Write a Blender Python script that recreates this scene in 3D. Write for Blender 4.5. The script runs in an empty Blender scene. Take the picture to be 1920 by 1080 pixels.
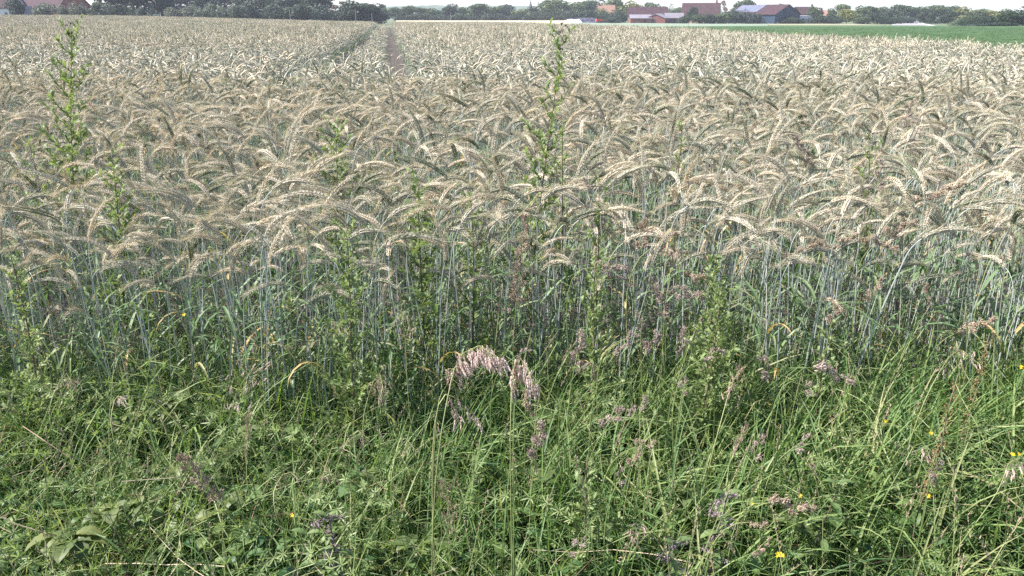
import bpy, math, random
import numpy as np
from mathutils import Vector, Matrix, Euler

# ------------------------------------------------------------------ camera, sky, sun, exposure
scene = bpy.context.scene
col = scene.collection
R = math.radians
FPX = 1478.0                       # focal length in pixels of the 1920 px wide photograph
PITCH = R(19.0)
EYE = 1.7
cam_data = bpy.data.cameras.new('camera')
cam_data.sensor_width = 36.0
cam_data.lens = 36.0 * FPX / 1920.0
cam_data.clip_start = 0.05
cam_data.clip_end = 20000
cam = bpy.data.objects.new('camera', cam_data)
cam.location = (0, 0, EYE)
cam.rotation_euler = (math.pi / 2 - PITCH, 0, 0)
col.objects.link(cam)
scene.camera = cam

SUN_AZ = R(-88)                    # measured from the view direction (+Y), negative = to the left
SUN_EL = R(50)
world = bpy.data.worlds.new('World')
scene.world = world
world.use_nodes = True
wn = world.node_tree.nodes
wl = world.node_tree.links
bg = wn['Background']
sky = wn.new('ShaderNodeTexSky')
sky.sky_type = 'NISHITA'
sky.sun_disc = False
sky.sun_elevation = SUN_EL
sky.sun_rotation = SUN_AZ
sky.altitude = 0
sky.air_density = 1.0
sky.dust_density = 1.0
sky.ozone_density = 1.0
wl.new(sky.outputs['Color'], bg.inputs['Color'])
bg.inputs['Strength'].default_value = 0.095
sun_data = bpy.data.lights.new('sun', 'SUN')
sun_data.energy = 5.0
sun_data.angle = R(0.6)
sun_data.color = (1.0, 0.95, 0.89)
sun = bpy.data.objects.new('sun', sun_data)
sd = Vector((math.sin(SUN_AZ) * math.cos(SUN_EL), math.cos(SUN_AZ) * math.cos(SUN_EL), math.sin(SUN_EL)))
sun.rotation_euler = sd.to_track_quat('Z', 'Y').to_euler()
sun.location = (-20, 10, 40)
col.objects.link(sun)
vs = scene.view_settings
vs.view_transform = 'Standard'
vs.look = 'None'
vs.exposure = 1.5
vs.gamma = 1.0
vs.use_curve_mapping = False
scene.cycles.max_bounces = 6
scene.cycles.diffuse_bounces = 3
scene.cycles.glossy_bounces = 2
scene.cycles.transmission_bounces = 4
scene.cycles.transparent_max_bounces = 6
scene.cycles.volume_bounces = 1
scene.cycles.use_denoising = False

rng = np.random.default_rng(11)
random.seed(5)


def S(a, b, x):
    t = np.clip((x - a) / (b - a), 0, 1)
    return t * t * (3 - 2 * t)


# ------------------------------------------------------------------ terrain
def gz(x, y):
    """height of the ground"""
    y = np.asarray(y, float)
    x = np.asarray(x, float)
    s = x / np.maximum(y, 5.0)
    g = -1.0 * S(45, 330, y)
    g = g + 1.15 * S(-0.10, -0.55, s) * S(50, 150, y)
    g = g + 0.012 * np.sin(x * 2.3 + 1) * np.sin(y * 1.9) * (1 - S(5, 15, y))
    return g


def ray(u, v):
    a = (u - 960) / FPX
    b = (540 - v) / FPX
    return a, math.cos(PITCH) + math.sin(PITCH) * b, -math.sin(PITCH) + math.cos(PITCH) * b


def at(u, v, Y):
    """world point seen at pixel (u, v) at distance Y"""
    a, f, z = ray(u, v)
    return Vector((a / f * Y, Y, EYE + z / f * Y))


def on_ground(u, v, off=0.0):
    lo, hi = 0.5, 900.0
    a, f, z = ray(u, v)
    for _ in range(50):
        m = math.sqrt(lo * hi)
        h = EYE + z / f * m - float(gz(a / f * m, m)) - off
        if h > 0:
            lo = m
        else:
            hi = m
    m = math.sqrt(lo * hi)
    return Vector((a / f * m, m, float(gz(a / f * m, m)) + off))


def rye_edge(y):                   # right border of the rye field
    return 14.2 - 0.122 * (y - 24)


TRACK_DIR = -0.149
TRACKS = (0.15, -1.25)

# ------------------------------------------------------------------ mesh building
class MB:
    def __init__(self):
        self.v, self.f, self.m, self.t = [], [], [], []

    def add(self, verts, faces, mat=0, tint=0.5):
        n = len(self.v)
        self.v.extend([tuple(p) for p in verts])
        self.t.extend([tint] * len(verts))
        for f in faces:
            self.f.append(tuple(i + n for i in f))
            self.m.append(mat)

    def merge(self, o, M=None, matmap=None, tint_add=0.0):
        n = len(self.v)
        if M is None:
            self.v.extend(o.v)
        else:
            a = np.array(o.v) @ np.array(M.to_3x3()).T + np.array(M.translation)
            self.v.extend(map(tuple, a))
        self.t.extend([x + tint_add for x in o.t])
        self.f.extend([tuple(i + n for i in f) for f in o.f])
        self.m.extend(o.m if matmap is None else [matmap] * len(o.m))

    def mesh(self, name, mats, smooth=False):
        me = bpy.data.meshes.new(name)
        me.from_pydata(self.v, [], self.f)
        for m in mats:
            me.materials.append(m)
        if len(mats) > 1:
            me.polygons.foreach_set('material_index', self.m)
        at_ = me.attributes.new('tint', 'FLOAT', 'POINT')
        at_.data.foreach_set('value', np.array(self.t, dtype=np.float32))
        if smooth:
            me.polygons.foreach_set('use_smooth', [True] * len(self.f))
        me.update()
        return me

    # ---- shapes
    def box(self, x0, x1, y0, y1, z0, z1, mat=0, tint=0.5):
        self.add([(x0, y0, z0), (x1, y0, z0), (x1, y1, z0), (x0, y1, z0), (x0, y0, z1), (x1, y0, z1), (x1, y1, z1), (x0, y1, z1)],
                 [(0, 3, 2, 1), (4, 5, 6, 7), (0, 1, 5, 4), (1, 2, 6, 5), (2, 3, 7, 6), (3, 0, 4, 7)], mat, tint)

    def tube(self, P, rad, n=5, mat=0, tint=0.5, cap=True):
        P = [Vector(p) for p in P]
        vv, ff = [], []
        k = len(P)
        ref = Vector((0.31, 0.83, 0.46))
        for i in range(k):
            T = (P[min(i + 1, k - 1)] - P[max(i - 1, 0)]).normalized()
            A = T.cross(ref)
            if A.length < 1e-4:
                A = T.cross(Vector((1, 0, 0)))
            A.normalize()
            B = T.cross(A)
            r = rad[i] if hasattr(rad, '__len__') else rad
            for j in range(n):
                a = 2 * math.pi * j / n
                vv.append(P[i] + (A * math.cos(a) + B * math.sin(a)) * r)
        for i in range(k - 1):
            for j in range(n):
                j2 = (j + 1) % n
                ff.append((i * n + j, i * n + j2, (i + 1) * n + j2, (i + 1) * n + j))
        if cap:
            ff.append(tuple(range((k - 1) * n, k * n)))
        self.add(vv, ff, mat, tint)

    def ribbon(self, P, W, side, mat=0, tint=0.5, fold=0.25):
        """leaf blade: two strips folded along the midrib"""
        k = len(P)
        vv, ff = [], []
        for i in range(k):
            p = Vector(P[i])
            T = (Vector(P[min(i + 1, k - 1)]) - Vector(P[max(i - 1, 0)])).normalized()
            sd_ = (side - T * side.dot(T))
            if sd_.length < 1e-4:
                sd_ = T.orthogonal()
            sd_.normalize()
            up = T.cross(sd_)
            w = W[i] * 0.5
            vv += [p - sd_ * w + up * w * fold, p, p + sd_ * w + up * w * fold]
        for i in range(k - 1):
            a, b = i * 3, (i + 1) * 3
            ff += [(a, a + 1, b + 1, b), (a + 1, a + 2, b + 2, b + 1)]
        self.add(vv, ff, mat, tint)

    def strip(self, P, W, side, mat=0, tint=0.5):
        k = len(P)
        vv, ff = [], []
        for i in range(k):
            p = Vector(P[i])
            vv += [p - side * (W[i] * .5), p + side * (W[i] * .5)]
        for i in range(k - 1):
            a, b = i * 2, i * 2 + 2
            ff.append((a, a + 1, b + 1, b))
        self.add(vv, ff, mat, tint)

    def grain(self, c, d, L, w, mat=0, tint=0.5, flat=0.7):
        """spikelet: slim four sided spindle starting at c"""
        d = d.normalized()
        A = d.orthogonal().normalized()
        A = (A * math.cos(c.x * 997) + d.cross(A) * math.sin(c.x * 997))
        B = d.cross(A)
        m = c + d * (L * 0.42)
        self.add([c, m + A * w, m + B * w * flat, m - A * w, m - B * w * flat, c + d * L],
                 [(0, 2, 1), (0, 3, 2), (0, 4, 3), (0, 1, 4), (5, 1, 2), (5, 2, 3), (5, 3, 4), (5, 4, 1)], mat, tint)

    def spike(self, c, d, L, w, mat=0, tint=0.5):
        """awn: one very thin triangle"""
        d = d.normalized()
        A = d.orthogonal().normalized()
        an = (c.x * 733 + c.z * 911 + L * 5000) % 6.28
        A = A * math.cos(an) + d.cross(A) * math.sin(an)
        self.add([c - A * w, c + A * w, c + d * L], [(0, 1, 2)], mat, tint)


def link(o, parent=None):
    col.objects.link(o)
    if parent is not None:
        o.parent = parent
    return o


def tag(o, label=None, cat=None, group=None, kind=None):
    if label:
        o['label'] = label
    if cat:
        o['category'] = cat
    if group:
        o['group'] = group
    if kind:
        o['kind'] = kind
    return o


def obj(name, me, parent=None, loc=None):
    o = bpy.data.objects.new(name, me)
    if loc is not None:
        o.location = loc
    return link(o, parent)


def empty(name, loc=(0, 0, 0), rz=0.0, label=None, cat=None, group=None):
    o = bpy.data.objects.new(name, None)
    o.location = loc
    o.rotation_euler = (0, 0, rz)
    o.empty_display_size = 0.1
    link(o)
    return tag(o, label, cat, group)


# ------------------------------------------------------------------ materials
def new_mat(name):
    m = bpy.data.materials.new(name)
    m.use_nodes = True
    return m, m.node_tree.nodes, m.node_tree.links


def ramp(nodes, stops):
    r = nodes.new('ShaderNodeValToRGB')
    el = r.color_ramp.elements
    while len(el) < len(stops):
        el.new(0.5)
    for e, (p, c) in zip(el, stops):
        e.position = p
        e.color = (*c, 1)
    return r


def plant_mat(name, stops, spread=0.5, transl=0.3, rough=0.5, field=0.0, spec=0.3, tcol=None):
    """vegetation: colour from the piece's own tint, a random value per plant and a slow drift over the field"""
    m, n, l = new_mat(name)
    b = n['Principled BSDF']
    out = n['Material Output']
    b.inputs['Roughness'].default_value = rough
    b.inputs['Specular IOR Level'].default_value = spec
    a = n.new('ShaderNodeAttribute')
    a.attribute_name = 'tint'
    oi = n.new('ShaderNodeObjectInfo')
    mad = n.new('ShaderNodeMath')
    mad.operation = 'MULTIPLY_ADD'
    mad.inputs[1].default_value = spread
    mad.inputs[2].default_value = -spread * 0.5
    l.new(oi.outputs['Random'], mad.inputs[0])
    ad = n.new('ShaderNodeMath')
    ad.operation = 'ADD'
    l.new(a.outputs['Fac'], ad.inputs[0])
    l.new(mad.outputs[0], ad.inputs[1])
    last = ad
    if field:
        g = n.new('ShaderNodeNewGeometry')
        nz = n.new('ShaderNodeTexNoise')
        nz.inputs['Scale'].default_value = 0.22
        nz.inputs['Detail'].default_value = 3
        l.new(g.outputs['Position'], nz.inputs['Vector'])
        m2 = n.new('ShaderNodeMath')
        m2.operation = 'MULTIPLY_ADD'
        m2.inputs[1].default_value = field
        m2.inputs[2].default_value = -field * 0.5
        l.new(nz.outputs['Fac'], m2.inputs[0])
        a2 = n.new('ShaderNodeMath')
        a2.operation = 'ADD'
        l.new(last.outputs[0], a2.inputs[0])
        l.new(m2.outputs[0], a2.inputs[1])
        last = a2
    r = ramp(n, stops)
    l.new(last.outputs[0], r.inputs['Fac'])
    l.new(r.outputs['Color'], b.inputs['Base Color'])
    if transl > 0:
        t = n.new('ShaderNodeBsdfTranslucent')
        mc = n.new('ShaderNodeMix')
        mc.data_type = 'RGBA'
        mc.blend_type = 'MULTIPLY'
        mc.inputs['Factor'].default_value = 1.0
        mc.inputs[7].default_value = (*(tcol or (1.25, 1.3, 0.75)), 1)
        l.new(r.outputs['Color'], mc.inputs[6])
        l.new(mc.outputs[2], t.inputs['Color'])
        mx = n.new('ShaderNodeMixShader')
        mx.inputs[0].default_value = transl
        l.new(b.outputs[0], mx.inputs[1])
        l.new(t.outputs[0], mx.inputs[2])
        l.new(mx.outputs[0], out.inputs['Surface'])
    return m


def solid_mat(name, c0, c1=None, scale=1.0, rough=0.8, bump=0.0, spec=0.3, detail=5, metal=0.0):
    m, n, l = new_mat(name)
    b = n['Principled BSDF']
    b.inputs['Roughness'].default_value = rough
    b.inputs['Specular IOR Level'].default_value = spec
    b.inputs['Metallic'].default_value = metal
    tc = n.new('ShaderNodeTexCoord')
    nz = n.new('ShaderNodeTexNoise')
    nz.inputs['Scale'].default_value = scale
    nz.inputs['Detail'].default_value = detail
    nz.inputs['Roughness'].default_value = 0.65
    l.new(tc.outputs['Object'], nz.inputs['Vector'])
    r = ramp(n, [(0.3, c0), (0.7, c1 or c0)])
    l.new(nz.outputs['Fac'], r.inputs['Fac'])
    l.new(r.outputs['Color'], b.inputs['Base Color'])
    if bump:
        bp = n.new('ShaderNodeBump')
        bp.inputs['Strength'].default_value = bump
        bp.inputs['Distance'].default_value = 0.05
        l.new(nz.outputs['Fac'], bp.inputs['Height'])
        l.new(bp.outputs[0], b.inputs['Normal'])
    return m


M = {}
M['ear'] = plant_mat('rye_ear', [(0.0, (0.15, 0.18, 0.115)), (0.25, (0.335, 0.335, 0.265)), (0.6, (0.50, 0.46, 0.375)), (1.0, (0.59, 0.505, 0.375))], 0.7, 0.18, 0.55, 0.5, tcol=(1.1, 1.05, 0.8))
M['awn'] = plant_mat('rye_awn', [(0.0, (0.41, 0.385, 0.24)), (0.5, (0.57, 0.50, 0.35)), (1.0, (0.64, 0.535, 0.425))], 0.7, 0.35, 0.45, 0.4, tcol=(1.1, 1.0, 0.75))
M['stem'] = plant_mat('rye_stem', [(0.0, (0.17, 0.22, 0.12)), (0.4, (0.28, 0.32, 0.26)), (0.75, (0.40, 0.43, 0.42)), (1.0, (0.44, 0.38, 0.24))], 0.5, 0.0, 0.45, 0.0)
M['ryeleaf'] = plant_mat('rye_leaf', [(0.0, (0.07, 0.13, 0.05)), (0.6, (0.14, 0.21, 0.10)), (0.85, (0.24, 0.28, 0.15)), (1.0, (0.42, 0.30, 0.13))], 0.5, 0.3, 0.5, 0.0, 0.32)
M['grass'] = plant_mat('grass_blade', [(0.0, (0.040, 0.090, 0.026)), (0.4, (0.115, 0.195, 0.060)), (0.7, (0.205, 0.275, 0.095)), (0.88, (0.28, 0.28, 0.14)), (1.0, (0.42, 0.33, 0.20))], 0.35, 0.35, 0.5, 0.0, 0.32)
M['straw'] = plant_mat('dry_straw', [(0.0, (0.24, 0.16, 0.11)), (0.5, (0.40, 0.31, 0.21)), (1.0, (0.52, 0.44, 0.31))], 0.6, 0.2, 0.6, 0.0, tcol=(1.1, 1, 0.8))
M['herb'] = plant_mat('herb_leaf', [(0.0, (0.03, 0.075, 0.025)), (0.5, (0.075, 0.14, 0.045)), (1.0, (0.17, 0.225, 0.075))], 0.5, 0.35, 0.5, 0.0)
M['weed'] = plant_mat('weed_leaf', [(0.0, (0.11, 0.165, 0.055)), (0.5, (0.21, 0.275, 0.11)), (1.0, (0.31, 0.36, 0.18))], 0.5, 0.4, 0.5, 0.0)
M['weedstem'] = plant_mat('weed_stem', [(0.0, (0.10, 0.07, 0.06)), (0.5, (0.15, 0.12, 0.08)), (1.0, (0.14, 0.18, 0.07))], 0.3, 0.0, 0.6, 0.0)
M['bud'] = plant_mat('weed_bud', [(0.0, (0.04, 0.035, 0.04)), (1.0, (0.09, 0.07, 0.07))], 0.5, 0.0, 0.7, 0.0)
M['purple'] = plant_mat('cocksfoot_head', [(0.0, (0.19, 0.135, 0.115)), (0.5, (0.34, 0.265, 0.225)), (1.0, (0.48, 0.39, 0.33))], 0.5, 0.2, 0.7, 0.0, tcol=(1.1, 1, 1))
M['pink'] = plant_mat('brome_spikelet', [(0.0, (0.32, 0.215, 0.185)), (0.5, (0.52, 0.39, 0.345)), (1.0, (0.66, 0.55, 0.48))], 0.4, 0.25, 0.6, 0.0, tcol=(1.15, 1, 1))
M['tan'] = plant_mat('tan_spikelet', [(0.0, (0.22, 0.16, 0.12)), (0.5, (0.36, 0.27, 0.20)), (1.0, (0.48, 0.38, 0.28))], 0.4, 0.2, 0.65, 0.0, tcol=(1.1, 1, .9))
M['rust'] = plant_mat('dock_seed', [(0.0, (0.15, 0.08, 0.04)), (0.5, (0.26, 0.15, 0.08)), (1.0, (0.24, 0.22, 0.08))], 0.4, 0.2, 0.65, 0.0)
M['gstem'] = plant_mat('grass_stem', [(0.0, (0.10, 0.15, 0.05)), (0.5, (0.17, 0.22, 0.08)), (1.0, (0.30, 0.29, 0.14))], 0.5, 0.0, 0.5, 0.0)
M['bramble'] = plant_mat('bramble_leaf', [(0.0, (0.04, 0.07, 0.024)), (0.5, (0.09, 0.125, 0.038)), (1.0, (0.19, 0.205, 0.065))], 0.5, 0.35, 0.5, 0.0)
M['nettle'] = plant_mat('nettle_leaf', [(0.0, (0.055, 0.10, 0.035)), (0.5, (0.10, 0.155, 0.055)), (1.0, (0.15, 0.20, 0.075))], 0.5, 0.3, 0.55, 0.0)
M['nflower'] = plant_mat('nettle_flower', [(0.0, (0.15, 0.105, 0.125)), (1.0, (0.33, 0.25, 0.28))], 0.5, 0.1, 0.7, 0.0)
M['yellow'] = plant_mat('yellow_petal', [(0.0, (0.62, 0.40, 0.015)), (1.0, (0.75, 0.56, 0.03))], 0.4, 0.3, 0.5, 0.0, tcol=(1.1, 1, .5))
M['soil'] = solid_mat('soil', (0.055, 0.04, 0.03), (0.16, 0.12, 0.09), 7.0, 0.95, 0.8)


def ground_material():
    m, n, l = new_mat('ground_earth')
    b = n['Principled BSDF']
    b.inputs['Roughness'].default_value = 0.95
    g = n.new('ShaderNodeNewGeometry')
    sx = n.new('ShaderNodeSeparateXYZ')
    l.new(g.outputs['Position'], sx.inputs[0])
    nz = n.new('ShaderNodeTexNoise')
    nz.inputs['Scale'].default_value = 6.0
    nz.inputs['Detail'].default_value = 8
    l.new(g.outputs['Position'], nz.inputs['Vector'])
    soil = ramp(n, [(0.3, (0.030, 0.023, 0.019)), (0.7, (0.070, 0.053, 0.044))])
    l.new(nz.outputs['Fac'], soil.inputs['Fac'])
    nf = n.new('ShaderNodeTexNoise')
    nf.inputs['Scale'].default_value = 0.05
    nf.inputs['Detail'].default_value = 6
    l.new(g.outputs['Position'], nf.inputs['Vector'])
    far = ramp(n, [(0.3, (0.06, 0.085, 0.035)), (0.7, (0.11, 0.125, 0.06))])
    l.new(nf.outputs['Fac'], far.inputs['Fac'])
    mr = n.new('ShaderNodeMapRange')
    mr.inputs['From Min'].default_value = 150
    mr.inputs['From Max'].default_value = 190
    l.new(sx.outputs['Y'], mr.inputs['Value'])
    mx = n.new('ShaderNodeMix')
    mx.data_type = 'RGBA'
    l.new(mr.outputs[0], mx.inputs['Factor'])
    l.new(soil.outputs['Color'], mx.inputs[6])
    l.new(far.outputs['Color'], mx.inputs[7])
    l.new(mx.outputs[2], b.inputs['Base Color'])
    bp = n.new('ShaderNodeBump')
    bp.inputs['Strength'].default_value = 0.7
    bp.inputs['Distance'].default_value = 0.03
    l.new(nz.outputs['Fac'], bp.inputs['Height'])
    l.new(bp.outputs[0], b.inputs['Normal'])
    return m


M['ground'] = ground_material()

# ------------------------------------------------------------------ ground sheet and far fields
ys = np.concatenate([[-60, -20, -6, -2], np.linspace(0, 6, 31), np.geomspace(6.6, 600, 60), [900, 1500, 2300]])
us = np.concatenate([[-1.5, -1.2], np.linspace(-1.0, 1.0, 61), [1.2, 1.5]])
mb = MB()
nx = len(us)
for y in ys:
    w = max(y, 0) * 1.0 + 6 + (60 if y < 0 else 0)
    xs = us * w
    zz = gz(xs, y)
    if y > 600:
        zz = zz - (y - 600) * 0.002
    mb.v.extend([(float(a), float(y), float(b)) for a, b in zip(xs, zz)])
mb.t = [0.5] * len(mb.v)
for j in range(len(ys) - 1):
    for i in range(nx - 1):
        mb.f.append((j * nx + i, j * nx + i + 1, (j + 1) * nx + i + 1, (j + 1) * nx + i))
mb.m = [0] * len(mb.f)
ground = obj('ground', mb.mesh('ground', [M['ground']], True))
tag(ground, 'brown earth under the verge, the rye and the far fields', 'ground', kind='structure')


def field_sheet(name, near, far, off, mat, label, steps=14):
    """a field with a crop of height off: near and far are pixel curves [(u, v)] of equal length, turned to points on the ground"""
    m = MB()
    A = [on_ground(u, v, off) for u, v in near]
    B = [on_ground(u, v, off) for u, v in far]
    # finer along u
    def dens(P):
        out = []
        for i in range(len(P) - 1):
            for k in range(8):
                out.append(P[i].lerp(P[i + 1], k / 8))
        return out + [P[-1]]
    A, B = dens(A), dens(B)
    k = len(A)
    for j in range(steps + 1):
        for i in range(k):
            p = A[i].lerp(B[i], j / steps)
            m.v.append((p.x, p.y, float(gz(p.x, p.y)) + off))
    # skirt at the near and the far border
    for i in range(k):
        m.v.append((A[i].x, A[i].y, float(gz(A[i].x, A[i].y)) - 0.1))
    for i in range(k):
        m.v.append((B[i].x, B[i].y, float(gz(B[i].x, B[i].y)) - 0.1))
    m.t = [0.5] * len(m.v)
    for j in range(steps):
        for i in range(k - 1):
            m.f.append((j * k + i, j * k + i + 1, (j + 1) * k + i + 1, (j + 1) * k + i))
    n0 = (steps + 1) * k
    for i in range(k - 1):
        m.f.append((n0 + i, n0 + i + 1, i + 1, i))
        m.f.append((n0 + k + i + 1, n0 + k + i, steps * k + i, steps * k + i + 1))
    m.m = [0] * len(m.f)
    o = obj(name, m.mesh(name, [mat], False))
    return tag(o, label, 'field', kind='structure')


def crop_material(name, c0, c1, c2, sc=(0.05, 0.6)):
    m, n, l = new_mat(name)
    b = n['Principled BSDF']
    b.inputs['Roughness'].default_value = 0.8
    b.inputs['Specular IOR Level'].default_value = 0.2
    g = n.new('ShaderNodeNewGeometry')
    mp = n.new('ShaderNodeMapping')
    mp.inputs['Scale'].default_value = (sc[0], sc[1], 1)
    mp.inputs['Rotation'].default_value = (0, 0, R(6))
    l.new(g.outputs['Position'], mp.inputs['Vector'])
    nz = n.new('ShaderNodeTexNoise')
    nz.inputs['Scale'].default_value = 1.0
    nz.inputs['Detail'].default_value = 8
    nz.inputs['Roughness'].default_value = 0.7
    l.new(mp.outputs[0], nz.inputs['Vector'])
    r = ramp(n, [(0.25, c0), (0.5, c1), (0.75, c2)])
    l.new(nz.outputs['Fac'], r.inputs['Fac'])
    l.new(r.outputs['Color'], b.inputs['Base Color'])
    bp = n.new('ShaderNodeBump')
    bp.inputs['Strength'].default_value = 0.6
    bp.inputs['Distance'].default_value = 0.3
    l.new(nz.outputs['Fac'], bp.inputs['Height'])
    l.new(bp.outputs[0], b.inputs['Normal'])
    return m


M['green'] = crop_material('green_crop', (0.032, 0.066, 0.026), (0.054, 0.097, 0.038), (0.084, 0.128, 0.054))
M['greygreen'] = crop_material('grey_green_crop', (0.12, 0.16, 0.12), (0.17, 0.21, 0.15), (0.21, 0.24, 0.18), (0.02, 0.15))
M['stubble'] = crop_material('pale_straw_field', (0.34, 0.30, 0.21), (0.41, 0.37, 0.26), (0.47, 0.42, 0.31), (0.02, 0.1))
M['drygrass'] = crop_material('dry_grass_strip', (0.14, 0.15, 0.08), (0.22, 0.21, 0.13), (0.30, 0.27, 0.19), (0.05, 0.4))
M['asphalt'] = solid_mat('asphalt', (0.20, 0.19, 0.20), (0.26, 0.25, 0.26), 0.5, 0.85)

# the bright green field right of the rye, bounded by the rye's edge (world coordinates)
def poly_field(name, rows, off, mat, label, nx=40):
    """rows: [(y, x_left, x_right)] from near to far"""
    m = MB()
    rows2 = []
    for (y0, a0, b0), (y1, a1, b1) in zip(rows, rows[1:]):
        for k in range(6):
            t = k / 6
            rows2.append((y0 + (y1 - y0) * t, a0 + (a1 - a0) * t, b0 + (b1 - b0) * t))
    rows2.append(rows[-1])
    for (y, a, b) in rows2:
        for i in range(nx + 1):
            x = a + (b - a) * (i / nx) ** 1.6
            m.v.append((x, y, float(gz(x, y)) + off))
    k = nx + 1
    for j in range(len(rows2) - 1):
        for i in range(nx):
            m.f.append((j * k + i, j * k + i + 1, (j + 1) * k + i + 1, (j + 1) * k + i))
    n0 = len(m.v)
    for i in range(k):
        q = m.v[(len(rows2) - 1) * k + i]
        m.v.append((q[0], q[1], q[2] - off - 0.1))
    for i in range(nx):
        m.f.append(((len(rows2) - 1) * k + i, (len(rows2) - 1) * k + i + 1, n0 + i + 1, n0 + i))
    m.t = [0.5] * len(m.v)
    m.m = [0] * len(m.f)
    o = obj(name, m.mesh(name, [mat]))
    return tag(o, label, 'field', kind='structure')


GY = [(3, 60), (12, 70), (22, 80), (45, 95), (80, 120), (120, 140), (150, 160)]
poly_field('green_field', [(y, rye_edge(y) + 0.05, xr) for y, xr in GY] + [(175, rye_edge(160) + 14, 130), (200, 20, 110), (214, 48, 90)], 0.22, M['green'],
           'bright green low crop to the right of the ripening rye')
field_sheet('grey_green_field', [(880, 45.5), (1100, 48.6), (1180, 50.5), (1330, 49), (1440, 48.2)], [(820, 40.6), (1060, 42.4), (1180, 43), (1330, 44.5), (1440, 45)], 0.24, M['greygreen'],
            'grey green grain field in front of the brick farm')
field_sheet('straw_field', [(742, 39.4), (800, 39.9), (900, 41.2), (1070, 42.6)], [(742, 37.3), (800, 37.4), (900, 37.2), (1064, 37.0)], 0.9, M['stubble'],
            'pale yellow ripe field below the hedgerow trees')
field_sheet('grass_strip', [(1250, 47.3), (1440, 47.2), (1600, 49.3), (1700, 51.6), (1800, 54)], [(1250, 43.0), (1440, 43.5), (1600, 44.5), (1690, 48.5), (1800, 51)], 0.06, M['drygrass'],
            'pale dry grass strip along the far edge of the green field')
field_sheet('road', [(1668, 51.4), (1715, 51.4), (1760, 51.8)], [(1676, 39.5), (1700, 39.2), (1724, 39.0)], 0.10, M['asphalt'],
            'grey asphalt road climbing between grass and trees at the right')

# ------------------------------------------------------------------ instancing of uncountable plants
def scatter(name, protos, pts, rots, scls, idx, label, cat):
    """one object whose vertices carry copies of the prototype meshes (geometry nodes)"""
    me = bpy.data.meshes.new(name)
    me.vertices.add(len(pts))
    me.vertices.foreach_set('co', np.asarray(pts, np.float32).ravel())
    for nm, ty, arr in (('rot', 'FLOAT_VECTOR', rots), ('scl', 'FLOAT', scls), ('idx', 'INT', idx)):
        at_ = me.attributes.new(nm, ty, 'POINT')
        a = np.asarray(arr, np.int32 if ty == 'INT' else np.float32).ravel()
        at_.data.foreach_set('vector' if ty == 'FLOAT_VECTOR' else 'value', a)
    o = obj(name, me)
    tag(o, label, cat, kind='stuff')
    ng = bpy.data.node_groups.new(name, 'GeometryNodeTree')
    ng.interface.new_socket('Geometry', in_out='INPUT', socket_type='NodeSocketGeometry')
    ng.interface.new_socket('Geometry', in_out='OUTPUT', socket_type='NodeSocketGeometry')
    n, l = ng.nodes, ng.links
    gi = n.new('NodeGroupInput')
    go = n.new('NodeGroupOutput')
    jn = n.new('GeometryNodeJoinGeometry')

    def named(nm, ty):
        q = n.new('GeometryNodeInputNamedAttribute')
        q.data_type = ty
        q.inputs['Name'].default_value = nm
        return [s for s in q.outputs if s.enabled and s.name == 'Attribute'][0]
    rot, scl, ix = named('rot', 'FLOAT_VECTOR'), named('scl', 'FLOAT'), named('idx', 'INT')
    for k, pm in enumerate(protos):
        po = bpy.data.objects.new(name + '_kind', pm)
        oi = n.new('GeometryNodeObjectInfo')
        oi.inputs['Object'].default_value = po
        oi.inputs['As Instance'].default_value = True
        cp = n.new('FunctionNodeCompare')
        cp.data_type = 'INT'
        cp.operation = 'EQUAL'
        l.new(ix, cp.inputs[2])
        cp.inputs[3].default_value = k
        ip = n.new('GeometryNodeInstanceOnPoints')
        l.new(gi.outputs[0], ip.inputs['Points'])
        l.new(cp.outputs[0], ip.inputs['Selection'])
        l.new(oi.outputs['Geometry'], ip.inputs['Instance'])
        l.new(rot, ip.inputs['Rotation'])
        l.new(scl, ip.inputs['Scale'])
        l.new(ip.outputs[0], jn.inputs[0])
    l.new(jn.outputs[0], go.inputs[0])
    md = o.modifiers.new('copies', 'NODES')
    md.node_group = ng
    return o


# ------------------------------------------------------------------ rye
KINDS_SEEN = []


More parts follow.
